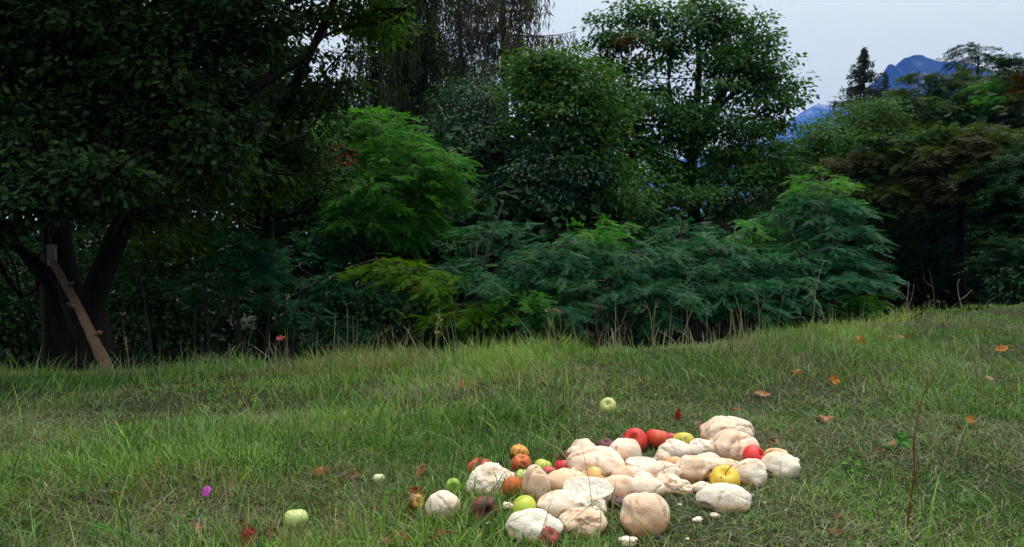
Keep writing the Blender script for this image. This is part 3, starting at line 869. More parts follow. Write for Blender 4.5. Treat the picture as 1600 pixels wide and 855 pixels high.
# ---- the deep wood behind, read as one mass
def woodland():
    rng = np.random.default_rng(301)
    acc = Acc()
    topx = [-900, 0, 350, 480, 560, 680, 760, 860, 930, 1000, 1070, 1150, 1230, 1300, 1400, 1500, 1600, 2600]
    topy = [-40, -40, 40, 150, 200, 215, 210, 215, 270, 318, 335, 335, 280, 225, 178, 150, 112, 70]
    for n, x0, x1, y0, y1, k, tm, sz, sr in ((6200, -700, 2300, 20, 32, 11, 'wide', 0.30, 0.75), (2300, -200, 900, 13.5, 24, 14, 'quad', 0.25, 0.6), (2300, 1230, 1760, 21, 29, 18, 'quad', 0.17, 0.55)):
        px = rng.uniform(x0, x1, n)
        Y = rng.uniform(y0, y1, n)
        ty = np.interp(px, topx, topy) + rng.normal(size=n) * 8 + (16 if tm == 'wide' else 4)
        py = ty + (560 - ty) * rng.random(n) ** (1.15 if tm == 'wide' else 1.6)
        cen = np.array([W(a, b, c) for a, b, c in zip(px, py, Y)])
        out = nrm(np.stack([rng.normal(size=n) * 0.5, -np.ones(n), rng.normal(size=n) * 0.5 + 0.3], 1))
        leaf_sprays(acc, rng, cen, out, k, tm, sz, sr)
    n = 900
    cen = np.array([W(a, b, c) for a, b, c in zip(rng.uniform(1000, 1750, n), rng.uniform(325, 450, n), rng.uniform(20, 27, n))])
    leaf_sprays(acc, rng, cen, nrm(rng.normal(size=(n, 3)) + np.array([0, -1, 0.3])), 11, 'wide', 0.30, 0.75)
    # closed canopy over the hollow on the right
    n = 1500
    pxr, Yr = rng.uniform(1340, 1800, n), rng.uniform(15.5, 27, n)
    cen = np.array([W(a, b, c) for a, b, c in zip(pxr, rng.uniform(215, 300, n), Yr)])
    leaf_sprays(acc, rng, cen, nrm(rng.normal(size=(n, 3)) + np.array([0, -0.5, 0.6])), 20, 'quad', 0.16, 0.6)
    # and over the shade on the left
    n = 1700
    pxr, Yr = rng.uniform(-150, 900, n), rng.uniform(12.5, 22, n)
    pyr = np.interp(pxr, [-150, 420, 560, 900], [60, 150, 280, 300]) + rng.random(n) * 110
    cen = np.array([W(a, b, c) for a, b, c in zip(pxr, pyr, Yr)])
    leaf_sprays(acc, rng, cen, nrm(rng.normal(size=(n, 3)) + np.array([0, -0.5, 0.6])), 14, 'quad', 0.22, 0.7)
    # unseen leaf ring behind and beside the camera, added to block low sky light
    n = 2600
    az = rng.uniform(R(70), R(290), n)
    d = rng.uniform(15, 24, n)
    cen = np.stack([np.sin(az) * d, np.cos(az) * d, -0.5 + rng.random(n) * 8.5], 1)
    out = nrm(np.stack([-np.sin(az), -np.cos(az), np.full(n, 0.3)], 1) + rng.normal(size=(n, 3)) * 0.3)
    leaf_sprays(acc, rng, cen, out, 6, 'wide', 0.68, 1.1)
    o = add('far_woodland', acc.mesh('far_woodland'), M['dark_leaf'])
    tag(o, kind='stuff')
woodland()
#==PART3==
# ------------------------------------------------------------------ pile items: where the photograph shows them
# bread rolls: (px, py, width px, height px, lift m, yaw, tilt, style, colour, label)
ROLLS = [
    (767, 757, 68, 46, 0, 0.2, 0.05, 'crumb', 'white', 'broken white roll with crumbly face behind the rust-orange apple'),
    (838, 763, 37, 54, 0, 0.3, 0.1, 'kaiser', 'tan', 'narrow tan roll standing on end right of the rust-orange apple'),
    (883, 757, 58, 36, 0, -0.2, 0.0, 'smooth', 'brown', 'roll with orange-brown underside right of the upright narrow roll'),
    (932, 727, 76, 42, 0.012, 0.1, 0.1, 'kaiser', 'cream', 'wide cream roll with a long slit near the middle of the pile'),
    (914, 711, 48, 34, 0, 0.6, 0.0, 'kaiser', 'cream', 'cream roll half hidden behind the wide slit roll'),
    (974, 712, 47, 42, 0.01, 0.4, 0.0, 'smooth', 'cream', 'rounded cream roll in front of the left red apple of the back row'),
    (921, 769, 73, 32, 0.015, 0.0, 0.35, 'flat', 'white', 'flat cut roll half showing its greyish white crumb'),
    (871, 793, 53, 38, 0, 0.5, 0.0, 'smooth', 'cream', 'cream roll touching the green apple on its right'),
    (921, 792, 56, 32, 0, -0.4, 0.15, 'torn', 'white', 'torn roll with ragged rim below the flat cut roll'),
    (912, 818, 62, 38, 0, 0.5, 0.1, 'torn', 'tan', 'long tan torn roll at the front left of the big round roll'),
    (834, 825, 72, 40, 0, 0.0, 0.1, 'smooth', 'white', 'whitish roll at the very front with a bruised apple against it'),
    (1007, 806, 66, 60, 0, 0.3, 0.0, 'lumpy', 'cream', 'big round wrinkled roll at the front of the pile'),
    (968, 766, 50, 36, 0, 0.2, 0.0, 'smooth', 'cream', 'plain cream roll behind the big round roll, dark apple below it'),
    (980, 742, 40, 22, 0.015, 0.2, 0.0, 'smooth', 'tan', 'small tan roll in the centre of the pile'),
    (1008, 763, 62, 28, 0.01, 0.1, 0.0, 'smooth', 'tan', 'long smooth tan roll behind the big round roll'),
    (1051, 706, 45, 28, 0, -0.2, 0.0, 'kaiser', 'white', 'whitish roll in front of the yellow-green apple of the back row'),
    (1098, 705, 50, 28, 0, -0.3, 0.1, 'torn', 'white', 'torn grey-white roll left of the two large plaited rolls'),
    (1138, 678, 70, 38, 0.01, 0.0, 0.0, 'plait', 'cream', 'large plaited cream roll, topmost at the back of the pile'),
    (1149, 701, 68, 44, 0.0, 0.5, 0.1, 'plait', 'tan', 'large creased tan roll left of the red apple pair'),
    (1212, 714, 32, 22, 0, 0.0, 0.0, 'smooth', 'brown', 'brown-crusted roll behind the rightmost white roll'),
    (1174, 742, 46, 36, 0, 0.2, 0.0, 'smooth', 'white', 'half white, half tan roll right of the yellow apple'),
    (1219, 730, 50, 32, 0, -0.3, 0.0, 'smooth', 'white', 'rightmost white roll with grass across it'),
    (1133, 781, 72, 36, 0, 0.1, 0.0, 'lumpy', 'white', 'white roll lying in front of the yellow apple'),
    (1081, 737, 46, 37, 0, 0.5, 0.0, 'kaiser', 'tan', 'rounded tan roll left of the yellow apple'),
    (1034, 717, 21, 20, 0.01, 0.0, 0.0, 'smooth', 'cream', 'small ball of bread beside the peach-coloured apple'),
    (1002, 726, 42, 22, 0.02, 0.3, 0.15, 'flat', 'white', 'white torn crust piece in the upper centre of the pile'),
    (1029, 742, 56, 30, 0.005, 0.2, 0.0, 'kaiser', 'cream', 'cream roll with dark grass stems across it'),
    (1064, 762, 34, 20, 0, 0.0, 0.0, 'torn', 'white', 'low white bread piece between grass stems'),
    (1128, 729, 58, 18, 0, 0.15, 0.0, 'crumb', 'tan', 'crumbly tan bread strip behind the yellow apple'),
    (905, 746, 40, 26, 0, 0.3, 0.1, 'torn', 'tan', 'torn tan chunk between the pink apples and the wide slit roll'),
    (1002, 748, 44, 26, 0, 0.4, 0.0, 'kaiser', 'cream', 'cream roll wedged behind the long smooth tan roll'),
    (1046, 758, 40, 24, 0, -0.3, 0.1, 'torn', 'white', 'white torn chunk right of the long smooth tan roll'),
    (1098, 764, 28, 15, 0, 0.2, 0.1, 'crumb', 'white', 'small crumbled white chunk left of the white front roll'),
    (1108, 722, 38, 20, 0, 0.2, 0.0, 'kaiser', 'cream', 'flattened cream roll below the torn grey-white one'),
    (890, 815, 34, 22, 0, 0.5, 0.2, 'torn', 'white', 'ragged white chunk behind the long tan torn roll'),
    (946, 736, 40, 26, 0, -0.2, 0.0, 'kaiser', 'tan', 'tan roll tucked under the right end of the wide slit roll'),
    (690, 793, 46, 44, 0, 0.9, 0.45, 'smooth', 'cream', 'lone cream roll lying left of the pile, pointed end up'),
]
# bread crumbs: px, py, w
CRUMBS = [(1090, 812, 17, 'crumb of white bread in the grass below the yellow apple'), (1117, 806, 17, 'flat crumb of white bread in front of the white roll'), (979, 845, 30, 'white bread scrap at the foot of the big round roll'),
          (1074, 842, 8, 'tiny bread crumb right of the big round roll'), (794, 791, 20, 'white bread scrap left of the green apple'), (820, 773, 14, 'bread scrap under the rust-orange apple'), (793, 823, 9, 'bread crumb left of the front roll'), (1243, 719, 16, 'white bread scrap at the right end of the pile')]
# apples: (px, py, w, h, lift, stem direction (x right, y away, z up), base colour, blush, rot, label)
APPLES = [
    (749, 733, 40, 33, 0, (-0.2, -0.1, 1), (0.50, 0.10, 0.03), (0.30, 0.05, 0.03), 0.35, 'wrinkled', 'wrinkled red-orange apple at the left end of the pile'),
    (812, 709, 33, 24, 0.0, (0.5, 0.5, 0.6), (0.72, 0.40, 0.08), (0.60, 0.10, 0.03), 0.5, 'rotten', 'yellow apple with black rot behind the orange-red one'),
    (814, 725, 36, 27, 0.0, (0.0, -0.3, 1), (0.46, 0.035, 0.018), (0.60, 0.20, 0.04), 0.2, 'rotten', 'orange-red apple split open in front of the black-rotted one'),
    (849, 730, 32, 22, 0, (0.3, 0.1, 1), (0.58, 0.60, 0.14), (0.50, 0.58, 0.10), 0.0, 'fresh', 'pale yellow-green apple left of the pink apples'),
    (817, 745, 24, 26, 0, (0.1, 0.0, 1), (0.60, 0.62, 0.20), (0.5, 0.6, 0.15), 0.0, 'fresh', 'small pale yellow apple behind the upright narrow roll'),
    (880, 731, 32, 24, 0, (0.0, 0.4, 1), (0.66, 0.03, 0.06), (0.56, 0.02, 0.045), 0.0, 'fresh', 'glossy pink-red apple left of the wide slit roll'),
    (858, 742, 28, 20, 0, (0.1, -0.9, 0.3), (0.75, 0.10, 0.12), (0.6, 0.04, 0.06), 0.05, 'fresh', 'small pink apple with its calyx facing forward'),
    (888, 716, 30, 24, 0, (0, 0, 1), (0.20, 0.035, 0.025), (0.12, 0.03, 0.03), 0.3, 'wrinkled', 'dark maroon apple half hidden at the back left'),
    (947, 699, 31, 25, 0, (-0.1, -0.2, 1), (0.14, 0.035, 0.05), (0.10, 0.03, 0.05), 0.3, 'wrinkled', 'dull purple apple behind the rounded cream roll'),
    (941, 709, 22, 22, 0, (0, 0, 1), (0.70, 0.22, 0.06), (0.6, 0.12, 0.04), 0.1, 'fresh', 'orange apple peeping out below the dull purple one'),
    (992, 689, 40, 34, 0, (-0.35, -0.8, 0.55), (0.62, 0.022, 0.024), (0.72, 0.12, 0.06), 0.0, 'fresh', 'red apple with its stem hollow facing forward, back row'),
    (1027, 686, 37, 32, 0, (0.2, 0.3, 1), (0.60, 0.025, 0.026), (0.72, 0.16, 0.06), 0.0, 'fresh', 'largest red apple in the middle of the back row'),
    (1050, 687, 26, 22, 0, (0.2, 0.3, 1), (0.48, 0.05, 0.06), (0.45, 0.06, 0.07), 0.1, 'fresh', 'dusky red apple half hidden in the back row'),
    (1068, 690, 36, 26, 0, (0, 0.4, 1), (0.60, 0.60, 0.10), (0.62, 0.48, 0.08), 0.22, 'rotten', 'yellow-green apple with brown holes at the end of the back row'),
    (1178, 715, 42, 30, 0.006, (0.75, -0.6, 0.5), (0.66, 0.02, 0.025), (0.74, 0.06, 0.03), 0.0, 'fresh', 'bright red apple right of the creased tan roll'),
    (1133, 750, 48, 40, 0, (-0.15, -0.55, 0.9), (0.78, 0.52, 0.05), (0.72, 0.44, 0.04), 0.0, 'fresh', 'bright yellow apple with a long stem'),
    (1053, 725, 28, 24, 0.0, (0, 0.5, 1), (0.80, 0.48, 0.22), (0.82, 0.36, 0.22), 0.0, 'fresh', 'peach-coloured apple among the rolls'),
    (1106, 746, 18, 15, 0, (0, 0, 1), (0.40, 0.14, 0.06), (0.3, 0.1, 0.05), 0.3, 'wrinkled', 'small brown apple left of the yellow one'),
    (930, 746, 36, 24, 0.018, (0.9, -0.2, 0.3), (0.80, 0.52, 0.20), (0.76, 0.34, 0.10), 0.05, 'fresh', 'pale yellow-orange apple below the wide slit roll'),
    (950, 755, 20, 20, 0.012, (0, 0, 1), (0.75, 0.30, 0.22), (0.7, 0.2, 0.15), 0.1, 'fresh', 'small pinkish apple in the centre of the pile'),
    (799, 762, 42, 38, 0, (0.0, 0.5, 1), (0.56, 0.13, 0.02), (0.42, 0.07, 0.02), 0.12, 'wrinkled', 'rust-orange apple in front of the broken white roll'),
    (756, 797, 46, 38, 0, (0.3, -0.85, 0.1), (0.16, 0.045, 0.035), (0.22, 0.06, 0.03), 0.35, 'wrinkled', 'dark brown rotten apple at the front left of the pile'),
    (819, 798, 50, 36, 0, (0.9, 0.0, -0.1), (0.50, 0.58, 0.06), (0.45, 0.55, 0.05), 0.0, 'fresh', 'lime green apple behind the whitish front roll'),
    (857, 840, 38, 27, 0, (0.4, -0.5, 0.8), (0.34, 0.07, 0.05), (0.22, 0.04, 0.03), 0.3, 'wrinkled', 'bruised red-brown apple leaning on the whitish front roll'),
    (965, 786, 26, 20, 0, (0, 0, 1), (0.12, 0.05, 0.05), (0.09, 0.04, 0.04), 0.3, 'wrinkled', 'dark purple-brown apple left of the big round roll'),
    (647, 786, 33, 27, 0, (0.7, -0.5, 0.4), (0.62, 0.36, 0.07), (0.34, 0.12, 0.03), 0.4, 'rotten', 'rotting yellow-brown apple beside red leaves at the left'),
    (708, 759, 24, 21, 0, (0.2, -0.9, 0.2), (0.38, 0.52, 0.08), (0.34, 0.5, 0.06), 0.02, 'fresh', 'small green apple alone above the lone roll'),
    (462, 811, 40, 30, 0, (0, 0.3, 1), (0.58, 0.66, 0.26), (0.50, 0.60, 0.2), 0.0, 'fresh', 'pale green apple sunk in grass at the lower left'),
    (592, 748, 18, 17, 0, (0, 0.2, 1), (0.62, 0.66, 0.40), (0.55, 0.6, 0.3), 0.05, 'fresh', 'tiny whitish green apple in the grass left of the pile'),
    (950, 635, 28, 23, 0, (-0.1, -0.8, 0.6), (0.52, 0.58, 0.20), (0.48, 0.5, 0.15), 0.05, 'fresh', 'yellow-green apple lying alone above the pile'),
]

def place(px, py, w, h, lift):
    """centre and radii of a lying thing whose outline the photograph shows at px, py"""
    Y = 2.2
    for _ in range(6):
        rz = h * 0.5 * PXM(Y)
        p = on_ground(px, py, rz * 0.74 + 0.006 + lift)
        Y = p[1]
    return p, w * 0.5 * PXM(Y), h * 0.5 * PXM(Y)

FOOT = []        # footprints, kept clear of standing grass
ITEM_POS = {}
for k, it in enumerate(ROLLS):
    p, rx, rz = place(*it[:5])
    rx, rz = rx * 1.18, rz * 1.25
    ITEM_POS['r', k] = (p, rx, rz)
    FOOT.append((p[0], p[1], rx * 0.52))
for k, it in enumerate(APPLES):
    p, rx, rz = place(*it[:5])
    ITEM_POS['a', k] = (p, rx, rz)
    FOOT.append((p[0], p[1], rx * 0.52))

# ------------------------------------------------------------------ meadow grass
def grass_material():
    m, t, out = new_mat('meadow_grass')
    av = N(t, 'Attribute', attribute_name='v')
    ad = N(t, 'Attribute', attribute_name='d')
    ah = N(t, 'Attribute', attribute_name='h')
    g = ramp(t, [(0.0, (0.028, 0.090, 0.016)), (0.35, (0.074, 0.205, 0.030)), (0.7, (0.155, 0.325, 0.050)), (1.0, (0.31, 0.43, 0.09))], av.outputs['Fac'])
    dcol = ramp(t, [(0.0, (0.085, 0.070, 0.042)), (0.45, (0.20, 0.185, 0.115)), (0.85, (0.38, 0.36, 0.28)), (1.0, (0.30, 0.16, 0.06))], av.outputs['Fac'])
    c = mixc(t, ad.outputs['Fac'], g, dcol)
    p = pbsdf(t, c, 0.55, 0.15)
    tr = N(t, 'BsdfTranslucent')
    t.links.new(mixc(t, 1.0, c, (1.2, 1.3, 0.6), 'MULTIPLY'), tr.inputs['Color'])
    ms = N(t, 'MixShader')
    ms.inputs[0].default_value = 0.25
    t.links.new(p.outputs[0], ms.inputs[1])
    t.links.new(tr.outputs[0], ms.inputs[2])
    t.links.new(ms.outputs[0], out.inputs['Surface'])
    return m
M['grass'] = grass_material()

def blades(rng, x, y, h, w, lean, az, v, d, seg=3):
    z = ground_z(x, y) - 0.004
    n = len(x)
    ts = {3: [0, 0.45, 0.8], 2: [0, 0.55]}[seg]
    dirv = np.stack([np.cos(az), np.sin(az), np.zeros(n)], 1)
    wa = az + math.pi / 2 + rng.normal(size=n) * 0.7
    wv = np.stack([np.cos(wa), np.sin(wa), np.zeros(n)], 1)
    root = np.stack([x, y, z], 1)
    vert = np.sqrt(np.clip(1 - np.clip(lean, 0, 0.98) ** 2, 0.02, 1))
    def cl(t):
        return root + np.array([0, 0, 1.0]) * (h * vert * (t - 0.42 * lean * t * t))[:, None] + dirv * (h * lean * (0.35 * t + 0.75 * t * t))[:, None]
    rows = []
    for t in ts:
        c = cl(t)
        ww = (w * (1 - 0.55 * t) * 0.5)[:, None]
        rows += [c - wv * ww, c + wv * ww]
    rows.append(cl(1.0))
    k = len(rows)
    V = np.stack(rows, 1).reshape(-1, 3)
    tt = []
    for s in range(len(ts) - 1):
        a = 2 * s
        tt += [(a, a + 1, a + 3), (a, a + 3, a + 2)]
    a = 2 * (len(ts) - 1)
    tt.append((a, a + 1, a + 2))
    T = (np.array(tt)[None] + (np.arange(n) * k)[:, None, None]).reshape(-1, 3)
    return V, T, np.repeat(v, k), np.repeat(d, k)

def build_grass():
    rng = np.random.default_rng(401)
    acc = Acc()
    fx = np.array([f[0] for f in FOOT])
    fy = np.array([f[1] for f in FOOT])
    fr = np.array([f[2] for f in FOOT])
    pc = np.array([fx[:26].mean(), fy[:26].mean()])
    def scatter(n, y0, y1, far=False):
        y = np.sqrt(rng.uniform(y0 * y0, y1 * y1, n))
        t = rng.uniform(-0.80, 0.80, n)
        x = t * y
        px = 800 + FPX * t
        D = np.interp(px, CPX, CD)
        keep = y < D + 1.0
        return x[keep], y[keep], (y / D)[keep], px[keep]
    def field(x, y):
        tall = v2(x * 1.4 + 5, y * 1.4, 21, 3)          # where the tussocks are
        dead = v2(x * 1.9, y * 1.9 + 9, 22, 3)          # where the sward has dried out
        fine = v2(x * 7, y * 7, 23)
        return tall, dead, fine
    def clear(x, y):
        ok = np.ones(len(x), bool)
        for a, b, r in zip(fx, fy, fr):
            ok &= (x - a) ** 2 + (y - b) ** 2 > r * r
        return ok
    # 1: thatch, dead blades lying almost flat
    for n, y0, y1, seg in ((60000, 1.45, 3.4, 2), (26000, 3.4, 6.4, 2)):
        x, y, s, px = scatter(n, y0, y1)
        tall, dead, fine = field(x, y)
        ok = clear(x, y) & (rng.random(len(x)) < 0.35 + 0.9 * np.clip((dead - 0.3) * 1.8, 0, 1))
        x, y, s, dead = x[ok], y[ok], s[ok], dead[ok]
        n = len(x)
        d = (rng.random(n) < 0.80) * rng.uniform(0.6, 1.0, n)
        acc_v = rng.random(n) ** 1.3 * 0.95
        V, T, v, d = blades(rng, x, y, rng.uniform(0.03, 0.10, n), rng.uniform(0.0012, 0.0028, n) * (1 + 0.12 * y), np.clip(rng.normal(0.90, 0.08, n), 0.5, 0.99), rng.uniform(0, 6.283, n), acc_v, d, seg)
        acc.put(V, T, v=v, d=d)
    # 2: living blades
    for n, y0, y1, seg in ((92000, 1.45, 3.2, 3), (84000, 3.2, 6.2, 2), (70000, 6.2, 11.5, 2)):
        x, y, s, px = scatter(n, y0, y1)
        tall, dead, fine = field(x, y)
        ok = clear(x, y) & (rng.random(len(x)) < 0.45 + 0.75 * np.clip((fine - 0.25) * 1.6, 0, 1))
        x, y, s, px, tall, dead, fine = (q[ok] for q in (x, y, s, px, tall, dead, fine))
        n = len(x)
        near_pile = np.exp(-(((x - pc[0]) / 0.75) ** 2 + ((y - pc[1]) / 0.55) ** 2))
        tuss = np.clip((tall - 0.46) * 4.5, 0, 1)
        crest = np.clip((s - 0.62) / 0.35, 0, 1) * np.clip((px - 100) / 500, 0.25, 1) * np.where(px > 1430, 0.25, 1)
        h = (0.028 + 0.045 * tuss + 0.052 * crest * (0.5 + tuss)) * rng.uniform(0.5, 1.35, n) * (1 - 0.2 * near_pile)
        h = h * np.clip(1.15 - 0.55 * (dead - 0.4), 0.6, 1.3)
        lean = np.clip(rng.normal(0.56, 0.26, n), 0.05, 0.97)
        az = rng.uniform(0, 6.283, n) + 0.0
        # blades of a tussock lean the same way
        taz = v2(x * 2.3, y * 2.3, 31) * 12.0
        az = np.where(rng.random(n) < 0.30, taz + rng.normal(size=n) * 0.6, az)
        w = rng.uniform(0.0014, 0.0038, n) * (1 + 0.10 * y)
        pd = np.clip((dead - 0.47) * 3.4 + 0.22, 0.08, 0.8)
        d = np.where(rng.random(n) < pd, rng.uniform(0.45, 1, n), rng.uniform(0, 0.18, n))
        hue = v2(x * 1.1 + 40, y * 1.1, 33, 2)
        v = np.clip(rng.normal(0.45, 0.30, n) + (hue - 0.5) * 1.0 + 0.26 * crest, 0, 1)
        V, T, v, d = blades(rng, x, y, h, w, lean, az, v, d, seg)
        acc.put(V, T, v=v, d=d)
    # 3: long arching blades of the tussocks
    n = 9000
    x, y, s, px = scatter(n, 1.6, 6.2)
    tall, dead, fine = field(x, y)
    near_pile = np.exp(-(((x - pc[0]) / 0.6) ** 2 + ((y - pc[1]) / 0.4) ** 2))
    ok = clear(x, y) & (rng.random(len(x)) < np.clip((tall - 0.42) * 5, 0.06, 1) * (1 - 0.5 * near_pile)) & (s < 1.12)
    x, y, s = x[ok], y[ok], s[ok]
    n = len(x)
    V, T, v, d = blades(rng, x, y, rng.uniform(0.10, 0.26, n), rng.uniform(0.002, 0.0042, n) * (1 + 0.08 * y), np.clip(rng.normal(0.62, 0.2, n), 0.1, 0.97), v2(x * 2.3, y * 2.3, 31) * 12.0 + rng.normal(size=n) * 0.8,
                        np.clip(rng.normal(0.5, 0.22, n), 0, 1), np.where(rng.random(n) < 0.3, rng.uniform(0.5, 1, n), rng.uniform(0, 0.15, n)), 3)
    acc.put(V, T, v=v, d=d)
    o = add('meadow_grass', acc.mesh('meadow_grass'), M['grass'])
    tag(o, kind='stuff')
    # dry stalks along the crest, thin, standing against the dark wood
    acc = Acc()
    n = 1500
    t = rng.uniform(-0.75, 0.62, n)
    px = 800 + FPX * t
    D = np.interp(px, CPX, CD)
    y = D * rng.uniform(0.94, 1.10, n)
    dens = np.interp(px, [0, 380, 450, 820, 1250, 1420, 1500], [0.25, 0.45, 0.6, 1, 1, 0.5, 0.12]) * np.clip((v2(px / 40, px * 0, 41) - 0.25) * 2.2, 0.05, 1)
    ok = rng.random(n) < dens
    x, y, px = (t * y)[ok], y[ok], px[ok]
    n = len(x)
    h = 0.08 + 0.30 * rng.random(n) ** 1.8 * np.where(rng.random(n) < 0.12, 1.5, 1.0) * np.interp(px, [0, 700, 1300, 1600], [0.85, 1, 1, 0.9])
    V, T, v, d = blades(rng, x, y, h, rng.uniform(0.0030, 0.0056, n), np.abs(rng.normal(0.32, 0.30, n)).clip(0, 0.95), rng.uniform(0, 6.283, n), rng.uniform(0.45, 0.86, n), np.full(n, 1.0), 3)
    acc.put(V, T, v=v, d=d)
    o = add('dry_grass', acc.mesh('dry_grass'), M['grass'])
    tag(o, kind='stuff')
build_grass()

# broad-leaved weeds and scraps of dead leaf between the blades
def build_weeds():
    rng = np.random.default_rng(460)
    w_, l_ = Acc(), Acc()
    def spots(n, y1):
        y = np.sqrt(rng.uniform(1.5 ** 2, y1 ** 2, n))
        x = rng.uniform(-0.78, 0.78, n) * y
        ok = v2(x * 2.0 + 3, y * 2.0, 61, 2) > 0.47
        cx, cy_ = np.mean([f[0] for f in FOOT[:29]]), np.mean([f[1] for f in FOOT[:29]])
        ok &= ((x - cx) / 0.62) ** 2 + ((y - cy_) / 0.42) ** 2 > 1
        return x[ok], y[ok]
    x, y = spots(300, 4.6)
    n = len(x)
    k = 7
    az = (np.arange(k) * 2.4)[None] + rng.uniform(0, 6.28, n)[:, None] + rng.normal(size=(n, k)) * 0.3
    r = rng.uniform(0.004, 0.014, (n, k))
    P = np.stack([x[:, None] + np.cos(az) * r, y[:, None] + np.sin(az) * r, np.repeat(ground_z(x, y)[:, None], k, 1) + rng.uniform(0.012, 0.04, (n, k))], -1).reshape(-1, 3)
    A = np.stack([np.cos(az), np.sin(az), rng.normal(size=(n, k)) * 0.3], -1).reshape(-1, 3)
    U = np.array([0, 0, 1.0]) + rng.normal(size=(n * k, 3)) * 0.3
    w_.inst(tmpl_leaf(0.34, 0.10, 0.2), P, A, U, np.repeat(rng.uniform(0.012, 0.030, n), k), v=rng.random(n * k), w=np.repeat(rng.random(n), k))
    tag(add('meadow_weeds', w_.mesh('meadow_weeds'), M['weed']), kind='stuff')
    x, y = spots(650, 5.0)
    n = len(x)
    P = np.stack([x, y, ground_z(x, y) + rng.uniform(0.006, 0.03, n)], 1)
    l_.inst(tmpl_leaf(0.30, 0.22, -0.2), P, rng.normal(size=(n, 3)) * np.array([1, 1, 0.4]), np.array([0, 0, 1.0]) + rng.normal(size=(n, 3)) * 0.7, rng.uniform(0.010, 0.030, n), v=rng.random(n), w=rng.random(n))
    tag(add('leaf_litter', l_.mesh('leaf_litter'), M['litter']), kind='stuff')
M['weed'] = leaf_mat('weed_leaf', [(0.1, (0.035, 0.10, 0.022)), (0.5, (0.060, 0.155, 0.032)), (0.9, (0.11, 0.22, 0.045))], 0.5, 0.3, 0.25)
M['litter'] = leaf_mat('litter_leaf', [(0.1, (0.05, 0.028, 0.016)), (0.5, (0.14, 0.075, 0.035)), (0.9, (0.30, 0.15, 0.07))], 0.7, 0.2, 0.15, (1.1, 1.0, 0.8))
build_weeds()
# ------------------------------------------------------------------ bread
def bread_mat(name, pale, crust, under, brown_amt, crumb):
    m, t, out = new_mat(name)
    tcn = N(t, 'TexCoord')
    oi = N(t, 'ObjectInfo')
    ad = N(t, 'VectorMath', operation='ADD')
    t.links.new(tcn.outputs['Object'], ad.inputs[0])
    t.links.new(oi.outputs['Random'], ad.inputs[1])
    vec = ad.outputs[0]
    f1 = noise(t, 13, 3, 0.5, vec)
    f2 = noise(t, 55, 5, 0.65, vec)
    f3 = noise(t, 230, 3, 0.6, vec)
    cr_ = N(t, 'Attribute', attribute_name='crease')
    lo = N(t, 'Attribute', attribute_name='low')
    pf = math_n(t, 'ADD', f1, math_n(t, 'MULTIPLY', math_n(t, 'SUBTRACT', lo.outputs['Fac'], 0.25), 0.30))  # crust tone gains on the pale one towards the bottom
    c = ramp(t, [(0.38, pale), (0.60, crust)], pf)
    # browner towards the bottom, in patches
    u = math_n(t, 'MULTIPLY', lo.outputs['Fac'], math_n(t, 'MULTIPLY', ramp(t, [(0.3, (0, 0, 0)), (0.62, (1, 1, 1))], f1), brown_amt))
    c = mixc(t, u, c, under)
    # skin scuffs: white crumb where the crust has flaked
    fl = ramp(t, [(0.60 - 0.14 * crumb, (0, 0, 0)), (0.70 - 0.14 * crumb, (1, 1, 1))], f2)
    c = mixc(t, math_n(t, 'MULTIPLY', fl, 0.25 + 0.4 * crumb), c, (0.85, 0.79, 0.70))
    c = mixc(t, math_n(t, 'MULTIPLY', cr_.outputs['Fac'], 0.7), c, (0.46, 0.28, 0.16))
    ac = N(t, 'Attribute', attribute_name='cut')
    c = mixc(t, math_n(t, 'MULTIPLY', ac.outputs['Fac'], 0.85), c, ramp(t, [(0.3, (0.40, 0.36, 0.30)), (0.5, (0.64, 0.59, 0.52)), (0.7, (0.74, 0.70, 0.63))], f2))
    # grime and mould specks
    sp = ramp(t, [(0.70, (0, 0, 0)), (0.76, (1, 1, 1))], noise(t, 34, 2, 0.5, vec, 0.6))
    c = mixc(t, math_n(t, 'MULTIPLY', sp, 0.5), c, (0.34, 0.27, 0.19))
    vo = N(t, 'TexVoronoi', feature='DISTANCE_TO_EDGE')
    vo.inputs['Scale'].default_value = 36
    dn = N(t, 'TexNoise')
    dn.inputs['Scale'].default_value = 30
    t.links.new(vec, dn.inputs['Vector'])
    va = N(t, 'VectorMath', operation='MULTIPLY_ADD')
    t.links.new(dn.outputs['Color'], va.inputs[0])
    va.inputs[1].default_value = (0.05, 0.05, 0.05)
    t.links.new(vec, va.inputs[2])
    t.links.new(va.outputs[0], vo.inputs['Vector'])
    wr = ramp(t, [(0.0, (0, 0, 0)), (0.09, (1, 1, 1))], vo.outputs['Distance'])
    ck = math_n(t, 'MULTIPLY', ramp(t, [(0.0, (1, 1, 1)), (0.055, (0, 0, 0))], vo.outputs['Distance']), ramp(t, [(0.46, (0, 0, 0)), (0.58, (1, 1, 1))], noise(t, 9, 2, 0.5, vec)))
    c = mixc(t, math_n(t, 'MULTIPLY', ck, 0.22), c, (0.40, 0.25, 0.14))
    hgt = math_n(t, 'ADD', math_n(t, 'ADD', math_n(t, 'MULTIPLY', f2, 0.28 + 0.4 * crumb), math_n(t, 'MULTIPLY', f3, 0.2 + 0.4 * crumb)), math_n(t, 'MULTIPLY', wr, 0.16))
    p = pbsdf(t, c, 0.75, 0.25, bump(t, hgt, 0.5 + 0.3 * crumb, 0.006))
    p.inputs['Subsurface Weight'].default_value = 0.35
    p.inputs['Subsurface Radius'].default_value = (0.012, 0.007, 0.004)
    p.inputs['Subsurface Scale'].default_value = 0.6
    t.links.new(p.outputs[0], out.inputs['Surface'])
    return m
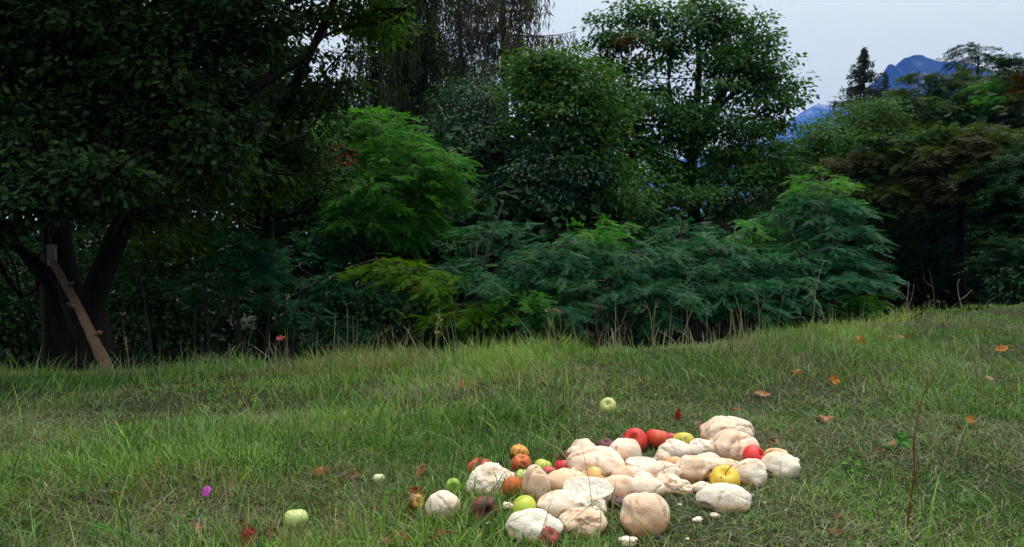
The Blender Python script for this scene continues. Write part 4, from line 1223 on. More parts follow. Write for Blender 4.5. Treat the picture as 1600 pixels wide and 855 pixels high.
BM = {'cream': bread_mat('bread_cream', (0.87, 0.73, 0.59), (0.80, 0.53, 0.36), (0.56, 0.26, 0.10), 0.95, 0.25),
      'white': bread_mat('bread_white', (0.86, 0.76, 0.63), (0.82, 0.61, 0.43), (0.58, 0.34, 0.17), 0.85, 0.7),
      'tan': bread_mat('bread_tan', (0.85, 0.67, 0.51), (0.72, 0.44, 0.27), (0.50, 0.22, 0.08), 1.0, 0.2),
      'brown': bread_mat('bread_brown', (0.78, 0.57, 0.38), (0.62, 0.34, 0.15), (0.42, 0.15, 0.04), 1.0, 0.0)}

_bm = bmesh.new()
bmesh.ops.create_icosphere(_bm, subdivisions=5, radius=1)
ICO_V = np.array([v.co[:] for v in _bm.verts])
ICO_T = np.array([[v.index for v in f.verts] for f in _bm.faces])
_bm.free()
_bm = bmesh.new()
bmesh.ops.create_icosphere(_bm, subdivisions=3, radius=1)
ICO3_V = np.array([v.co[:] for v in _bm.verts])
ICO3_T = np.array([[v.index for v in f.verts] for f in _bm.faces])
_bm.free()

def roll_mesh(name, rx, ry, rz, style, seed):
    rng = np.random.default_rng(1000 + seed)
    u = ICO_V
    o = rng.uniform(0, 50, 3)
    r = 1 + 0.34 * (fbm(u * 1.2 + o, seed, 2) - 0.5) + 0.06 * (fbm(u * 2.6 + o, seed + 3, 2) - 0.5) + 0.012 * (fbm(u * 9 + o, seed + 5, 3) - 0.5)
    crease = np.zeros(len(u))
    wob = (fbm(u * 2.3 + o, seed + 9, 3) - 0.5)
    def groove(nv, off, width, depth, cond=None):
        s = u @ nv - off + wob * 0.35
        g = np.exp(-(s / width) ** 2)
        side = 1 / (1 + np.exp(-s / (width * 0.8)))
        if cond is not None: g = g * cond
        return g * depth, g, side
    top = np.clip((u[:, 2] + 0.35) / 0.5, 0, 1)
    if style in ('kaiser', 'smooth', 'lumpy', 'plait'):
        cnt = {'kaiser': 3, 'smooth': 1, 'lumpy': 4, 'plait': 6}[style]
        a0 = rng.uniform(0, math.pi)
        for k in range(cnt):
            if style == 'plait':
                a = a0 + (0.5 if k % 2 else -0.5) + rng.normal() * 0.15
                off = -0.7 + 1.4 * k / (cnt - 1)
            else:
                a = a0 + k * math.pi / max(cnt, 2) + rng.normal() * 0.3
                off = rng.normal() * 0.25
            nv = nrm(np.array([math.cos(a), math.sin(a), rng.normal() * 0.35]))
            dep, g, side = groove(nv, off, 0.036 if style != 'plait' else 0.06, 0.11 if style != 'plait' else 0.11, top * (0.3 + 0.7 * (fbm(u * 1.7 + o + k, seed + 20 + k, 2) > 0.46)))
            r = r - dep + (0.05 if style != 'smooth' else 0.02) * (side - 0.5) * top
            crease = np.maximum(crease, g * 0.8)
    if style == 'torn':
        f = fbm(u * 2.6 + o, seed + 30, 4)
        r = r * (1 - 0.34 * np.clip((f - 0.48) * 5, 0, 1) * top)
        crease = np.clip(1 - np.abs(f - 0.52) / 0.03, 0, 1) * 0.5
    if style == 'crumb':
        r = r * (1 + 0.22 * (fbm(u * 5 + o, seed + 31, 4) - 0.5) + 0.16 * (fbm(u * 11 + o, seed + 32, 3) - 0.5))
    # soft dents where the loaves press on each other
    r = r - 0.7 * np.clip(fbm(u * 1.4 + o + 7, seed + 40, 1) - 0.62, 0, 1)
    fine = fbm(u * 14 + o, seed + 41, 3) - 0.5
    r = r + (0.03 if style in ('torn', 'crumb') else 0.012) * fine * (fbm(u * 2 + o, seed + 42, 2) > 0.5)
    p = u * r[:, None]
    if style == 'flat':
        # the cut face: one side sheared off, slightly hollow, with a crust rim
        lim = 0.30 + 0.06 * (fbm(u * 4 + o, seed + 33, 3) - 0.5)
        hollow = 0.10 * np.clip(1 - (u[:, 0] ** 2 + u[:, 1] ** 2) / 0.8, 0, 1)
        cut = p[:, 2] > lim
        p[:, 2] = np.where(cut, lim - hollow + 0.05 * (fbm(u * 8 + o, seed + 34, 3) - 0.5), p[:, 2])
        p = p * np.array([1, 1, 1.35])
    cutm = np.zeros(len(u))
    if style == 'flat': cutm = cut * np.clip((0.93 - np.sqrt(u[:, 0] ** 2 + u[:, 1] ** 2)) / 0.05, 0, 1)
    low = np.clip((-p[:, 2] + 0.22) / 0.6, 0, 1)
    zb = -0.72
    p[:, 2] = np.where(p[:, 2] < zb, zb + (p[:, 2] - zb) * 0.2, p[:, 2])
    p = p * np.array([rx, ry, rz])
    me = tri_mesh(name, p, ICO_T, {'crease': crease, 'low': low, 'cut': cutm}, True)
    return me

def settle(o, tilt, yaw):
    o.rotation_euler = (tilt, 0, yaw)

for k, it in enumerate(ROLLS):
    px, py, w, h, lift, yaw, tilt, style, colr, label = it
    p, rx, rz = ITEM_POS['r', k]
    ry = max(min(rx * 0.80, rz * 1.25), rx * 0.55)
    if style == 'flat': ry = rx * 0.72
    me = roll_mesh('bread_roll', rx * 1.04, ry, rz * 1.10, style, k)
    o = add('bread_roll', me, BM[colr], None, p)
    settle(o, tilt, (yaw - 0.3) * 0.6)
    tag(o, label, 'bread', 'bread rolls dumped on the meadow')

for k, (px, py, w, label) in enumerate(CRUMBS):
    rng = np.random.default_rng(1500 + k)
    p, rx, rz = place(px, py, w, w * 0.55, 0)
    u = ICO3_V
    o_ = rng.uniform(0, 30, 3)
    r = 1 + 0.9 * (fbm(u * 1.6 + o_, k, 3) - 0.5) + 0.5 * (fbm(u * 4 + o_, k + 4, 2) - 0.5)
    V = u * r[:, None] * np.array([rx, rx * 0.75, rz * 0.85])
    me = tri_mesh('bread_crumb', V, ICO3_T, {'crease': np.zeros(len(V)), 'low': np.zeros(len(V))}, False)
    o = add('bread_crumb', me, BM['white'], None, p)
    o.rotation_euler = (0, 0, rng.uniform(0, 6))
    tag(o, label, 'bread', 'scraps of bread around the pile')

rngc = np.random.default_rng(1700)
for k in range(16):
    px, py = [(760 + 60 * rngc.random(), 780 + 50 * rngc.random()), (930 + 130 * rngc.random(), 770 + 80 * rngc.random()), (1060 + 70 * rngc.random(), 745 + 75 * rngc.random()), (1100 + 130 * rngc.random(), 755 + 45 * rngc.random()), (840 + 120 * rngc.random(), 770 + 70 * rngc.random())][k % 5]
    w = rngc.uniform(3.5, 8)
    p, rx, rz = place(px, py, w, w * 0.6, 0)
    V = ICO3_V * (1 + 1.0 * (fbm(ICO3_V * 1.6 + k * 3.1, k, 3) - 0.5))[:, None] * np.array([rx, rx * 0.7, rz * 0.7])
    me = tri_mesh('bread_crumb', V, ICO3_T, {'crease': np.zeros(len(V)), 'low': np.zeros(len(V))}, False)
    tag(add('bread_crumb', me, BM['white'], None, p), 'tiny crumb of white bread in the grass between the rolls', 'bread', 'tiny crumbs between the rolls')

# ------------------------------------------------------------------ apples
def apple_mat(name, base, blush, rot, kind, seed):
    rng = np.random.default_rng(2000 + seed)
    m, t, out = new_mat(name)
    tcn = N(t, 'TexCoord')
    vec0 = tcn.outputs['Object']
    ad = N(t, 'VectorMath', operation='ADD')
    t.links.new(vec0, ad.inputs[0])
    ad.inputs[1].default_value = tuple(rng.uniform(0, 5, 3))
    vec = ad.outputs[0]
    mpn = N(t, 'Mapping')
    mpn.inputs['Scale'].default_value = (1, 1, 0.18)
    t.links.new(vec, mpn.inputs['Vector'])
    st = noise(t, 90, 4, 0.6, mpn.outputs['Vector'], 0.3)      # streaks from pole to pole
    pa = noise(t, 14, 3, 0.5, vec)
    f = math_n(t, 'ADD', math_n(t, 'MULTIPLY', st, 0.5), math_n(t, 'MULTIPLY', pa, 0.6))
    c = ramp(t, [(0.48, base), (0.72, blush)], f)
    vo = N(t, 'TexVoronoi', feature='F1')
    vo.inputs['Scale'].default_value = 190
    t.links.new(vec, vo.inputs['Vector'])
    sp = ramp(t, [(0.10, (1, 1, 1)), (0.20, (0, 0, 0))], vo.outputs['Distance'])
    pale = tuple(min(1.0, b * 0.6 + 0.28) for b in base) if kind == 'fresh' else (0.06, 0.03, 0.02)
    c = mixc(t, math_n(t, 'MULTIPLY', sp, 0.45), c, pale)
    hgt = noise(t, 60 if kind == 'fresh' else 38, 4, 0.6, vec)
    rot = max(rot, 0.06)
    if rot > 0:
        rn = noise(t, 17, 4, 0.6, vec, 0.5)
        rm = ramp(t, [(0.66 - rot * 0.45, (0, 0, 0)), (0.72 - rot * 0.40, (1, 1, 1))], rn)
        rotc = ramp(t, [(0.3, (0.012, 0.008, 0.010)), (0.7, (0.10, 0.045, 0.02))], noise(t, 45, 3, 0.5, vec))
        c = mixc(t, math_n(t, 'MULTIPLY', rm, 0.85), c, rotc)
    rough = {'fresh': 0.40, 'wrinkled': 0.55, 'rotten': 0.45}[kind]
    p = pbsdf(t, c, rough, 0.4, bump(t, hgt, {'fresh': 0.08, 'wrinkled': 0.7, 'rotten': 0.6}[kind], 0.004))
    p.inputs['Subsurface Weight'].default_value = 0.08
    p.inputs['Subsurface Radius'].default_value = (0.01, 0.005, 0.003)
    p.inputs['Subsurface Scale'].default_value = 0.5
    t.links.new(p.outputs[0], out.inputs['Surface'])
    return m

def apple_mesh(r, asp, kind, seed):
    rng = np.random.default_rng(2500 + seed)
    nu, nv = 34, 24
    th = np.linspace(0, math.pi, nv)
    ph = np.arange(nu) / nu * 2 * math.pi
    rr = np.sin(th) ** 0.88
    zz = np.cos(th) * 0.92
    rr = rr * (1 + 0.06 * np.cos(th))
    zz = zz - np.where(th < math.pi / 2, 0.42 * np.exp(-(rr / 0.30) ** 2), 0) + np.where(th > math.pi / 2, 0.26 * np.exp(-(rr / 0.24) ** 2), 0)
    TH, PH = np.meshgrid(th, ph, indexing='ij')
    RR = rr[:, None] * (1 + 0.025 * np.cos(5 * PH + 1) * np.clip(np.cos(TH) * -1 + 0.3, 0, 1))
    V = np.stack([RR * np.cos(PH), RR * np.sin(PH), zz[:, None] * np.ones_like(PH)], -1).reshape(-1, 3)
    o = rng.uniform(0, 40, 3)
    d = 0.10 * (fbm(V * 1.1 + o, seed, 2) - 0.5)
    if kind == 'wrinkled':
        d = d + 0.14 * (fbm(V * 2.4 + o, seed + 2, 3) - 0.5) + 0.06 * (fbm(V * np.array([7, 7, 3]) + o, seed + 3, 3) - 0.5)
    if kind == 'rotten':
        f = fbm(V * 1.5 + o, seed + 4, 3)
        d = d + 0.10 * (fbm(V * 3 + o, seed + 5, 3) - 0.5) - 0.28 * np.clip((f - 0.55) * 6, 0, 1)
    V = V * (1 + d)[:, None]
    V[:, 2] *= asp
    V *= r
    i = np.arange(nv - 1)[:, None] * nu
    j = np.arange(nu)[None]
    k = (j + 1) % nu
    T = np.concatenate([np.stack([i + j, i + nu + j, i + nu + k], -1).reshape(-1, 3), np.stack([i + j, i + nu + k, i + k], -1).reshape(-1, 3)])
    return tri_mesh('apple', V, T, None, True)

M['stem'] = bark_mat('apple_stem', (0.03, 0.018, 0.01), (0.12, 0.075, 0.035), 30.0)
M['calyx'] = bark_mat('apple_calyx', (0.02, 0.013, 0.008), (0.075, 0.05, 0.025), 30.0)
for k, it in enumerate(APPLES):
    px, py, w, h, lift, sd, base, blush, rot, kind, label = it
    p, rx, rz = ITEM_POS['a', k]
    r = (rx * 0.62 + rz * 0.45)
    rng = np.random.default_rng(2700 + k)
    asp = 0.92
    o = add('apple', apple_mesh(r, asp, kind, k), apple_mat('apple_skin', base, blush, rot, kind, k), None, p)
    q = Vector(sd).normalized().to_track_quat('Z', 'Y')
    o.rotation_euler = (q @ Euler((0, 0, rng.uniform(0, 6))).to_quaternion()).to_euler()
    tag(o, label, 'apple', 'apples lying in and around the bread pile')
    z0 = r * asp * 0.47
    L = r * (0.85 if 'long stem' in label else rng.uniform(0.35, 0.6))
    a = rng.uniform(0, 6.28)
    a2 = Acc()
    a2.tube(smooth_path([(0, 0, z0), (0.1 * L * math.cos(a), 0.1 * L * math.sin(a), z0 + 0.5 * L), (0.4 * L * math.cos(a), 0.4 * L * math.sin(a), z0 + L)], 6), np.array([0.0016, 0.0012, 0.0011, 0.0011, 0.0013, 0.0018]), 6)
    add('stem', a2.mesh('apple_stem', True), M['stem'], o)
    a3 = Acc()
    zc = -r * asp * 0.66
    for s in range(5):
        b = s * 2 * math.pi / 5
        cs, sn = math.cos(b), math.sin(b)
        a3.tube(np.array([(0.001 * cs, 0.001 * sn, zc + 0.003), (0.1 * r * cs, 0.1 * r * sn, zc - 0.03 * r), (0.16 * r * cs, 0.16 * r * sn, zc - 0.10 * r)]), np.array([0.0018, 0.0016, 0.0004]), 4)
    add('calyx', a3.mesh('apple_calyx'), M['calyx'], o)

# ------------------------------------------------------------------ fallen leaves
def litter_mat(name, a, b, dark=(0.05, 0.025, 0.015)):
    m, t, out = new_mat(name)
    tcn = N(t, 'TexCoord')
    f = noise(t, 25, 5, 0.65, tcn.outputs['Object'])
    c = ramp(t, [(0.28, dark), (0.42, a), (0.68, b)], f)
    p = pbsdf(t, c, 0.6, 0.25, bump(t, f, 0.5, 0.004))
    tr = N(t, 'BsdfTranslucent')
    t.links.new(c, tr.inputs['Color'])
    ms = N(t, 'MixShader')
    ms.inputs[0].default_value = 0.2
    t.links.new(p.outputs[0], ms.inputs[1])
    t.links.new(tr.outputs[0], ms.inputs[2])
    t.links.new(ms.outputs[0], out.inputs['Surface'])
    return m
LM = {'tan': litter_mat('dry_leaf_tan', (0.36, 0.17, 0.08), (0.50, 0.27, 0.15), (0.14, 0.07, 0.035)), 'red': litter_mat('dry_leaf_red', (0.22, 0.030, 0.018), (0.42, 0.055, 0.030)),
      'maroon': litter_mat('dry_leaf_maroon', (0.10, 0.028, 0.020), (0.24, 0.075, 0.045)), 'orange': litter_mat('dry_leaf_orange', (0.46, 0.17, 0.03), (0.60, 0.26, 0.05), (0.2, 0.08, 0.02)),
      'brown': litter_mat('dry_leaf_brown', (0.15, 0.075, 0.035), (0.26, 0.14, 0.07)), 'pale': litter_mat('dry_leaf_pale', (0.42, 0.28, 0.20), (0.52, 0.40, 0.30), (0.25, 0.18, 0.12))}

def leaf_mesh(L, Wd, curl, bend, seed):
    rng = np.random.default_rng(3000 + seed)
    nu, nv = 22, 9
    u = np.linspace(0, 1, nu)
    v = np.linspace(-1, 1, nv)
    lob = 1 + 0.28 * np.sin(u * 24 + rng.uniform(0, 6)) * np.sin(math.pi * u)
    wid = np.sin(math.pi * u ** 0.8) ** 0.8 * lob
    U, VV = np.meshgrid(u, v, indexing='ij')
    Yw = VV * wid[:, None] * Wd * 0.5 * (1 - 0.25 * abs(curl) * VV ** 2)
    X = (U - 0.5) * L + 0.06 * L * np.abs(VV) * wid[:, None]
    o = rng.uniform(0, 20, 3)
    P = np.stack([U * 3, VV * 1.5, np.zeros_like(U)], -1).reshape(-1, 3) + o
    Z = curl * Wd * 0.5 * VV ** 2 * wid[:, None] + bend * L * (U - 0.5) ** 2 * 2 + (fbm(P, seed, 3).reshape(U.shape) - 0.5) * 0.75 * Wd - 0.02 * Wd * np.exp(-(VV / 0.12) ** 2)
    V = np.stack([X, Yw, Z], -1).reshape(-1, 3)
    i = np.arange(nu - 1)[:, None] * nv + np.arange(nv - 1)[None]
    T = np.concatenate([np.stack([i, i + nv, i + nv + 1], -1).reshape(-1, 3), np.stack([i, i + nv + 1, i + 1], -1).reshape(-1, 3)])
    return tri_mesh('leaf', V, T, None, True), V[nv // 2]

LEAVES = [  # px, py, w px, h px, colour, upright, label
    (500, 739, 30, 17, 'tan', 0.5, 'pale brown curled leaf in the grass at left centre'),
    (552, 747, 50, 14, 'brown', 0.1, 'long crumpled brown leaf left of the tiny whitish apple'),
    (304, 827, 30, 24, 'tan', 0.5, 'brown leaf lying in the grass below the magenta flower'),
    (389, 842, 36, 34, 'red', 0.7, 'crumpled dark red leaf at the bottom edge, lower left'),
    (421, 836, 38, 20, 'maroon', 0.4, 'narrow maroon leaf left of the sunken pale green apple'),
    (546, 830, 24, 14, 'maroon', 0.2, 'small maroon leaf at the bottom, right of the sunken apple'),
    (248, 721, 12, 14, 'orange', 0.8, 'small bright orange leaf above the magenta flower'),
    (377, 820, 16, 12, 'brown', 0.3, 'small dark brown leaf beside the crumpled dark red one'),
    (629, 836, 32, 18, 'red', 0.3, 'red-brown leaf at the bottom edge, leftmost of three in a row'),
    (664, 833, 32, 14, 'maroon', 0.2, 'dull red leaf at the bottom edge, middle of three in a row'),
    (690, 830, 30, 14, 'red', 0.3, 'bright red leaf at the bottom edge, rightmost of three in a row'),
    (604, 843, 24, 12, 'tan', 0.2, 'tan leaf at the bottom edge left of the red row'),
    (655, 771, 34, 18, 'red', 0.4, 'dark red leaf behind the rotting yellow-brown apple'),
    (621, 790, 24, 9, 'brown', 0.2, 'grey-brown leaf left of the rotting yellow-brown apple'),
    (657, 736, 16, 24, 'tan', 1.1, 'reddish tan leaf standing upright left of the pile'),
    (773, 651, 28, 12, 'maroon', 0.3, 'brownish red leaf in the grass above the pile, left'),
    (868, 712, 32, 15, 'maroon', 0.6, 'crumpled dark red leaf behind the pile beside the maroon apple'),
    (1060, 648, 11, 22, 'red', 1.3, 'thin bright red leaf standing upright behind the pile'),
    (1091, 662, 12, 16, 'pale', 1.0, 'pale curled leaf between the red leaf and the plaited roll'),
    (1341, 537, 22, 30, 'orange', 1.3, 'large orange-brown leaf standing upright near the crest'),
    (1400, 528, 34, 12, 'tan', 0.3, 'tan leaf lying near the crest right of the upright orange one'),
    (1565, 547, 24, 12, 'orange', 0.4, 'brown-orange leaf in the grass near the right edge'),
    (1291, 654, 32, 18, 'tan', 0.5, 'pinkish tan leaf in the grass right of the pile'),
    (1516, 657, 15, 14, 'orange', 0.8, 'small yellow-orange leaf far right beyond the red seedling'),
    (1302, 595, 18, 16, 'orange', 0.8, 'small orange leaf in the grass below the upright orange one'),
    (1247, 580, 20, 11, 'orange', 0.4, 'small orange-brown leaf in the grass right of the middle'),
    (1191, 617, 30, 12, 'tan', 0.3, 'flat tan leaf behind the plaited rolls'),
    (1150, 638, 18, 10, 'red', 0.4, 'small reddish leaf just behind the plaited rolls'),
    (1397, 692, 34, 14, 'tan', 0.2, 'tan leaf beneath the red seedling'),
    (1548, 590, 22, 9, 'pale', 0.3, 'whitish dry leaf in the grass near the right edge'),
    (1308, 829, 34, 11, 'red', 0.2, 'dark red leaf at the bottom right'),
    (722, 603, 22, 11, 'orange', 0.3, 'rusty leaf in the grass left of the lone apple'),
    (1210, 690, 20, 10, 'tan', 0.3, 'small tan leaf right of the plaited rolls'),
]
for k, (px, py, w, h, colr, upr, label) in enumerate(LEAVES):
    rng = np.random.default_rng(3300 + k)
    p = on_ground(px, py, 0.008 + 0.5 * h * PXM(2.5) * min(upr, 1))
    s = PXM(p[1])
    if upr > 0.95:
        L, Wd = h * s * 1.0, w * s * 1.1
    else:
        L, Wd = w * s * 0.95, max(h * s * 1.2, w * s * 0.42)
    me, pe = leaf_mesh(L, Wd, rng.uniform(0.3, 0.75) * rng.choice([1, 1, -1]), rng.uniform(-0.25, 0.35), k)
    o = add('fallen_leaf', me, LM[colr], None, p)
    if upr > 0.95:
        o.rotation_euler = (rng.uniform(1.0, 1.4), -1.35 + rng.normal() * 0.12, rng.uniform(-0.4, 0.4))
    else:
        o.rotation_euler = (0.35 + 0.6 * upr, rng.normal() * 0.2, rng.uniform(-0.5, 0.5))
    tag(o, label, 'leaf', 'fallen leaves on the meadow')
    a = Acc()
    e = pe.copy()
    a.tube(smooth_path([e + np.array([0.08 * L, 0, 0]), e, e + np.array([-0.18 * L, 0.05 * L, 0.05 * L]), e + np.array([-0.34 * L, 0.14 * L, 0.04 * L])], 7), np.full(7, 0.0009), 5)
    add('leaf_stalk', a.mesh('leaf_stalk', True), LM['brown'], o)

# ------------------------------------------------------------------ magenta flower
def plain_mat(name, col, rough=0.6, var=0.25, scale=40.0, spec=0.3):
    m, t, out = new_mat(name)
    tcn = N(t, 'TexCoord')
    f = noise(t, scale, 4, 0.6, tcn.outputs['Object'])
    c = ramp(t, [(0.3, tuple(x * (1 - var) for x in col)), (0.7, tuple(min(1, x * (1 + var)) for x in col))], f)
    p = pbsdf(t, c, rough, spec, bump(t, f, 0.2, 0.003))
    t.links.new(p.outputs[0], out.inputs['Surface'])
    return m
M['magenta'] = plain_mat('petal_magenta', (0.44, 0.06, 0.38), 0.6, 0.25, 120)
M['green_stem'] = plain_mat('stem_green', (0.07, 0.14, 0.04))
M['yellow'] = plain_mat('stamen_yellow', (0.6, 0.55, 0.3))
def flower():
    c = on_ground(322, 768, 0.035)
    base = np.array([c[0] + 0.03, c[1] + 0.02, gz(c[0] + 0.03, c[1] + 0.02)])
    root = empty('meadow_flower', base, 'small magenta flower on a thin stem at the lower left', 'flower')
    rel = c - base
    a = Acc()
    a.tube(smooth_path([(0, 0, 0), rel * 0.6 + np.array([0.012, 0, 0.004]), rel], 8), np.full(8, 0.0011), 5)
    add('stem', a.mesh('flower_stem', True), M['green_stem'], root)
    facing = nrm(np.array([-0.35, -0.8, 0.55]))
    q = Vector(facing).to_track_quat('Z', 'Y')
    n1, n2 = 9, 7
    u = np.linspace(0, 1, n1)
    v = np.linspace(-1, 1, n2)
    U, VV = np.meshgrid(u, v, indexing='ij')
    Rr = 0.0155
    X = Rr * (0.08 + U * (0.92 + 0.07 * np.cos(VV * 12)))
    Yv = Rr * VV * (0.10 + 0.62 * U ** 0.9)
    Z = Rr * (0.10 * np.sin(U * 3) - 0.18 * VV ** 2 * U + 0.06 * np.sin(VV * 7 + U * 5))
    V = np.stack([X, Yv, Z], -1).reshape(-1, 3)
    i = np.arange(n1 - 1)[:, None] * n2 + np.arange(n2 - 1)[None]
    T = np.concatenate([np.stack([i, i + n2, i + n2 + 1], -1).reshape(-1, 3), np.stack([i, i + n2 + 1, i + 1], -1).reshape(-1, 3)])
    me = tri_mesh('petal', V, T, None, True)
    for k in range(5):
        o = add('petal', me, M['magenta'], root)
        o.location = rel
        o.rotation_euler = (q @ Euler((0, 0.12 * (k % 2), k * 2 * math.pi / 5)).to_quaternion()).to_euler()
    a = Acc()
    a.tube(np.array([rel - facing * 0.014, rel - facing * 0.004, rel + facing * 0.001]), np.array([0.0022, 0.0034, 0.0026]), 8)
    add('calyx', a.mesh('flower_calyx', True), M['green_stem'], root)
    a = Acc()
    for k in range(4):
        d = nrm(facing + np.array([0.3 * math.cos(k * 1.57), 0.1, 0.3 * math.sin(k * 1.57)]))
        a.tube(np.array([rel, rel + d * 0.005]), np.array([0.0005, 0.0005]), 4)
    add('stamen', a.mesh('flower_stamen'), M['yellow'], root)
flower()

# ------------------------------------------------------------------ red-stemmed seedling at the lower right
M['red_stem'] = plain_mat('seedling_red_bark', (0.20, 0.045, 0.030), 0.5, 0.3, 60)
M['seed_leaf'] = plain_mat('seedling_leaf', (0.07, 0.20, 0.03), 0.5, 0.2, 40)
def seedling():
    Y = 1.80
    b = W(1416, 862, Y)
    base = np.array([b[0], Y, gz(b[0], Y)])
    root = empty('seedling', base, 'thin red-stemmed seedling with one green leaf at the lower right', 'seedling')
    a = Acc()
    P = lambda x, y, d=0.0: W(x, y, Y + d) - base
    a.tube(smooth_path([(0, 0, -0.01), P(1420, 800), P(1428, 740), P(1428, 690), P(1437, 640, 0.01), P(1452, 585, 0.02)], 20), np.linspace(0.0026, 0.0009, 20), 6)
    add('stem', a.mesh('seedling_stem', True), M['red_stem'], root)
    for pts in ([P(1429, 690), P(1412, 665, 0.02), P(1400, 640, 0.03), P(1392, 600, 0.05)], [P(1428, 752), P(1440, 742, -0.02), P(1452, 735, -0.03)], [P(1444, 618, 0.01), P(1460, 590, 0.03), P(1472, 555, 0.04)], [P(1400, 640, 0.03), P(1376, 600, 0.04), P(1368, 575, 0.05)]):
        a = Acc()
        a.tube(smooth_path(pts, 9), np.linspace(0.0009, 0.0005, 9), 5)
        add('twig', a.mesh('seedling_twig', True), M['stem'], root)
    me, pe = leaf_mesh(0.042, 0.040, 0.25, 0.1, 77)
    o = add('leaf', me, M['seed_leaf'], root, P(1410, 686))
    o.rotation_euler = (1.1, -0.9, 0.2)
    me, pe = leaf_mesh(0.030, 0.024, 0.2, 0.2, 78)
    o = add('leaf', me, M['seed_leaf'], root, P(1386, 700, 0.05))
    o.rotation_euler = (0.6, 0.2, 0.6)
seedling()

# ------------------------------------------------------------------ leaning log, pale plate on the oak, raised hide
def leaning_log():
    Yl = 5.3
    xl = (168 - 800) / FPX * Yl
    base = np.array([xl, Yl, gz(xl, Yl) - 0.03])
    root = empty('leaning_log', base, 'bare orange-brown log leaning against the dark oak trunk', 'log')
    top = W(80, 405, 7.2)
    a = Acc()
    pts = smooth_path([base, base * 0.5 + top * 0.5 + np.array([0.03, 0, -0.02]), top], 22)
    a.tube(pts - base, np.linspace(0.040, 0.030, 22) * (1 + 0.06 * np.sin(np.arange(22) * 2.3)), 14, rough=0.10, seed=5)
    add('log_stem', a.mesh('log', True), M['log'], root)
    d = nrm(pts[8] - pts[7])
    for k, (i, az) in enumerate(((6, 0.4), (11, 2.2), (15, -0.6))):
        s = pts[i]
        e = s + np.array([math.cos(az) * 0.10, -0.06, 0.05])
        b = Acc()
        b.tube(smooth_path([s - base, (s + e) / 2 - base, e - base], 5), np.linspace(0.026, 0.016, 5), 7, rough=0.2)
        add('branch_stub', b.mesh('branch_stub', True), M['log'], root)
leaning_log()

M['plate'] = plain_mat('plate_grey', (0.42, 0.45, 0.45), 0.6, 0.25, 18)
M['wire'] = plain_mat('plate_fixing', (0.10, 0.10, 0.10), 0.5, 0.2)
def box_mesh(name, x, y, z, bev=0.0):
    bm = bmesh.new()
    bmesh.ops.create_cube(bm, size=1)
    for v in bm.verts:
        v.co = (v.co.x * x, v.co.y * y, v.co.z * z)
    if bev:
        bmesh.ops.bevel(bm, geom=bm.edges[:], offset=bev, segments=2, affect='EDGES')
    me = bpy.data.meshes.new(name)
    bm.to_mesh(me)
    bm.free()
    return me
def plate():
    Y = 7.38
    c = W(81, 399, Y)
    k = PXM(Y)
    w, h = 15 * k, 33 * k
    root = empty('wall_plate', c, 'small pale grey ribbed plate fixed to the dark oak trunk', 'plate')
    root.name = 'grey_plate'
    add('plate_board', box_mesh('plate_board', w, 0.012, h, 0.002), M['plate'], root)
    for i in range(5):
        add('rib', box_mesh('rib', w * 0.09, 0.008, h * 0.97, 0.0015), M['plate'], root, ((i - 2) * w * 0.2, -0.0095, 0))
    a = Acc()
    a.tube(np.array([(0, 0.004, h * 0.35), (0, 0.16, h * 0.35)]), np.array([0.006, 0.006]), 6)
    add('bolt', a.mesh('bolt', True), M['wire'], root)
    a = Acc()
    a.tube(np.array([(0, 0.004, -h * 0.35), (0, 0.16, -h * 0.35)]), np.array([0.006, 0.006]), 6)
    add('bolt', a.mesh('bolt', True), M['wire'], root)
plate()

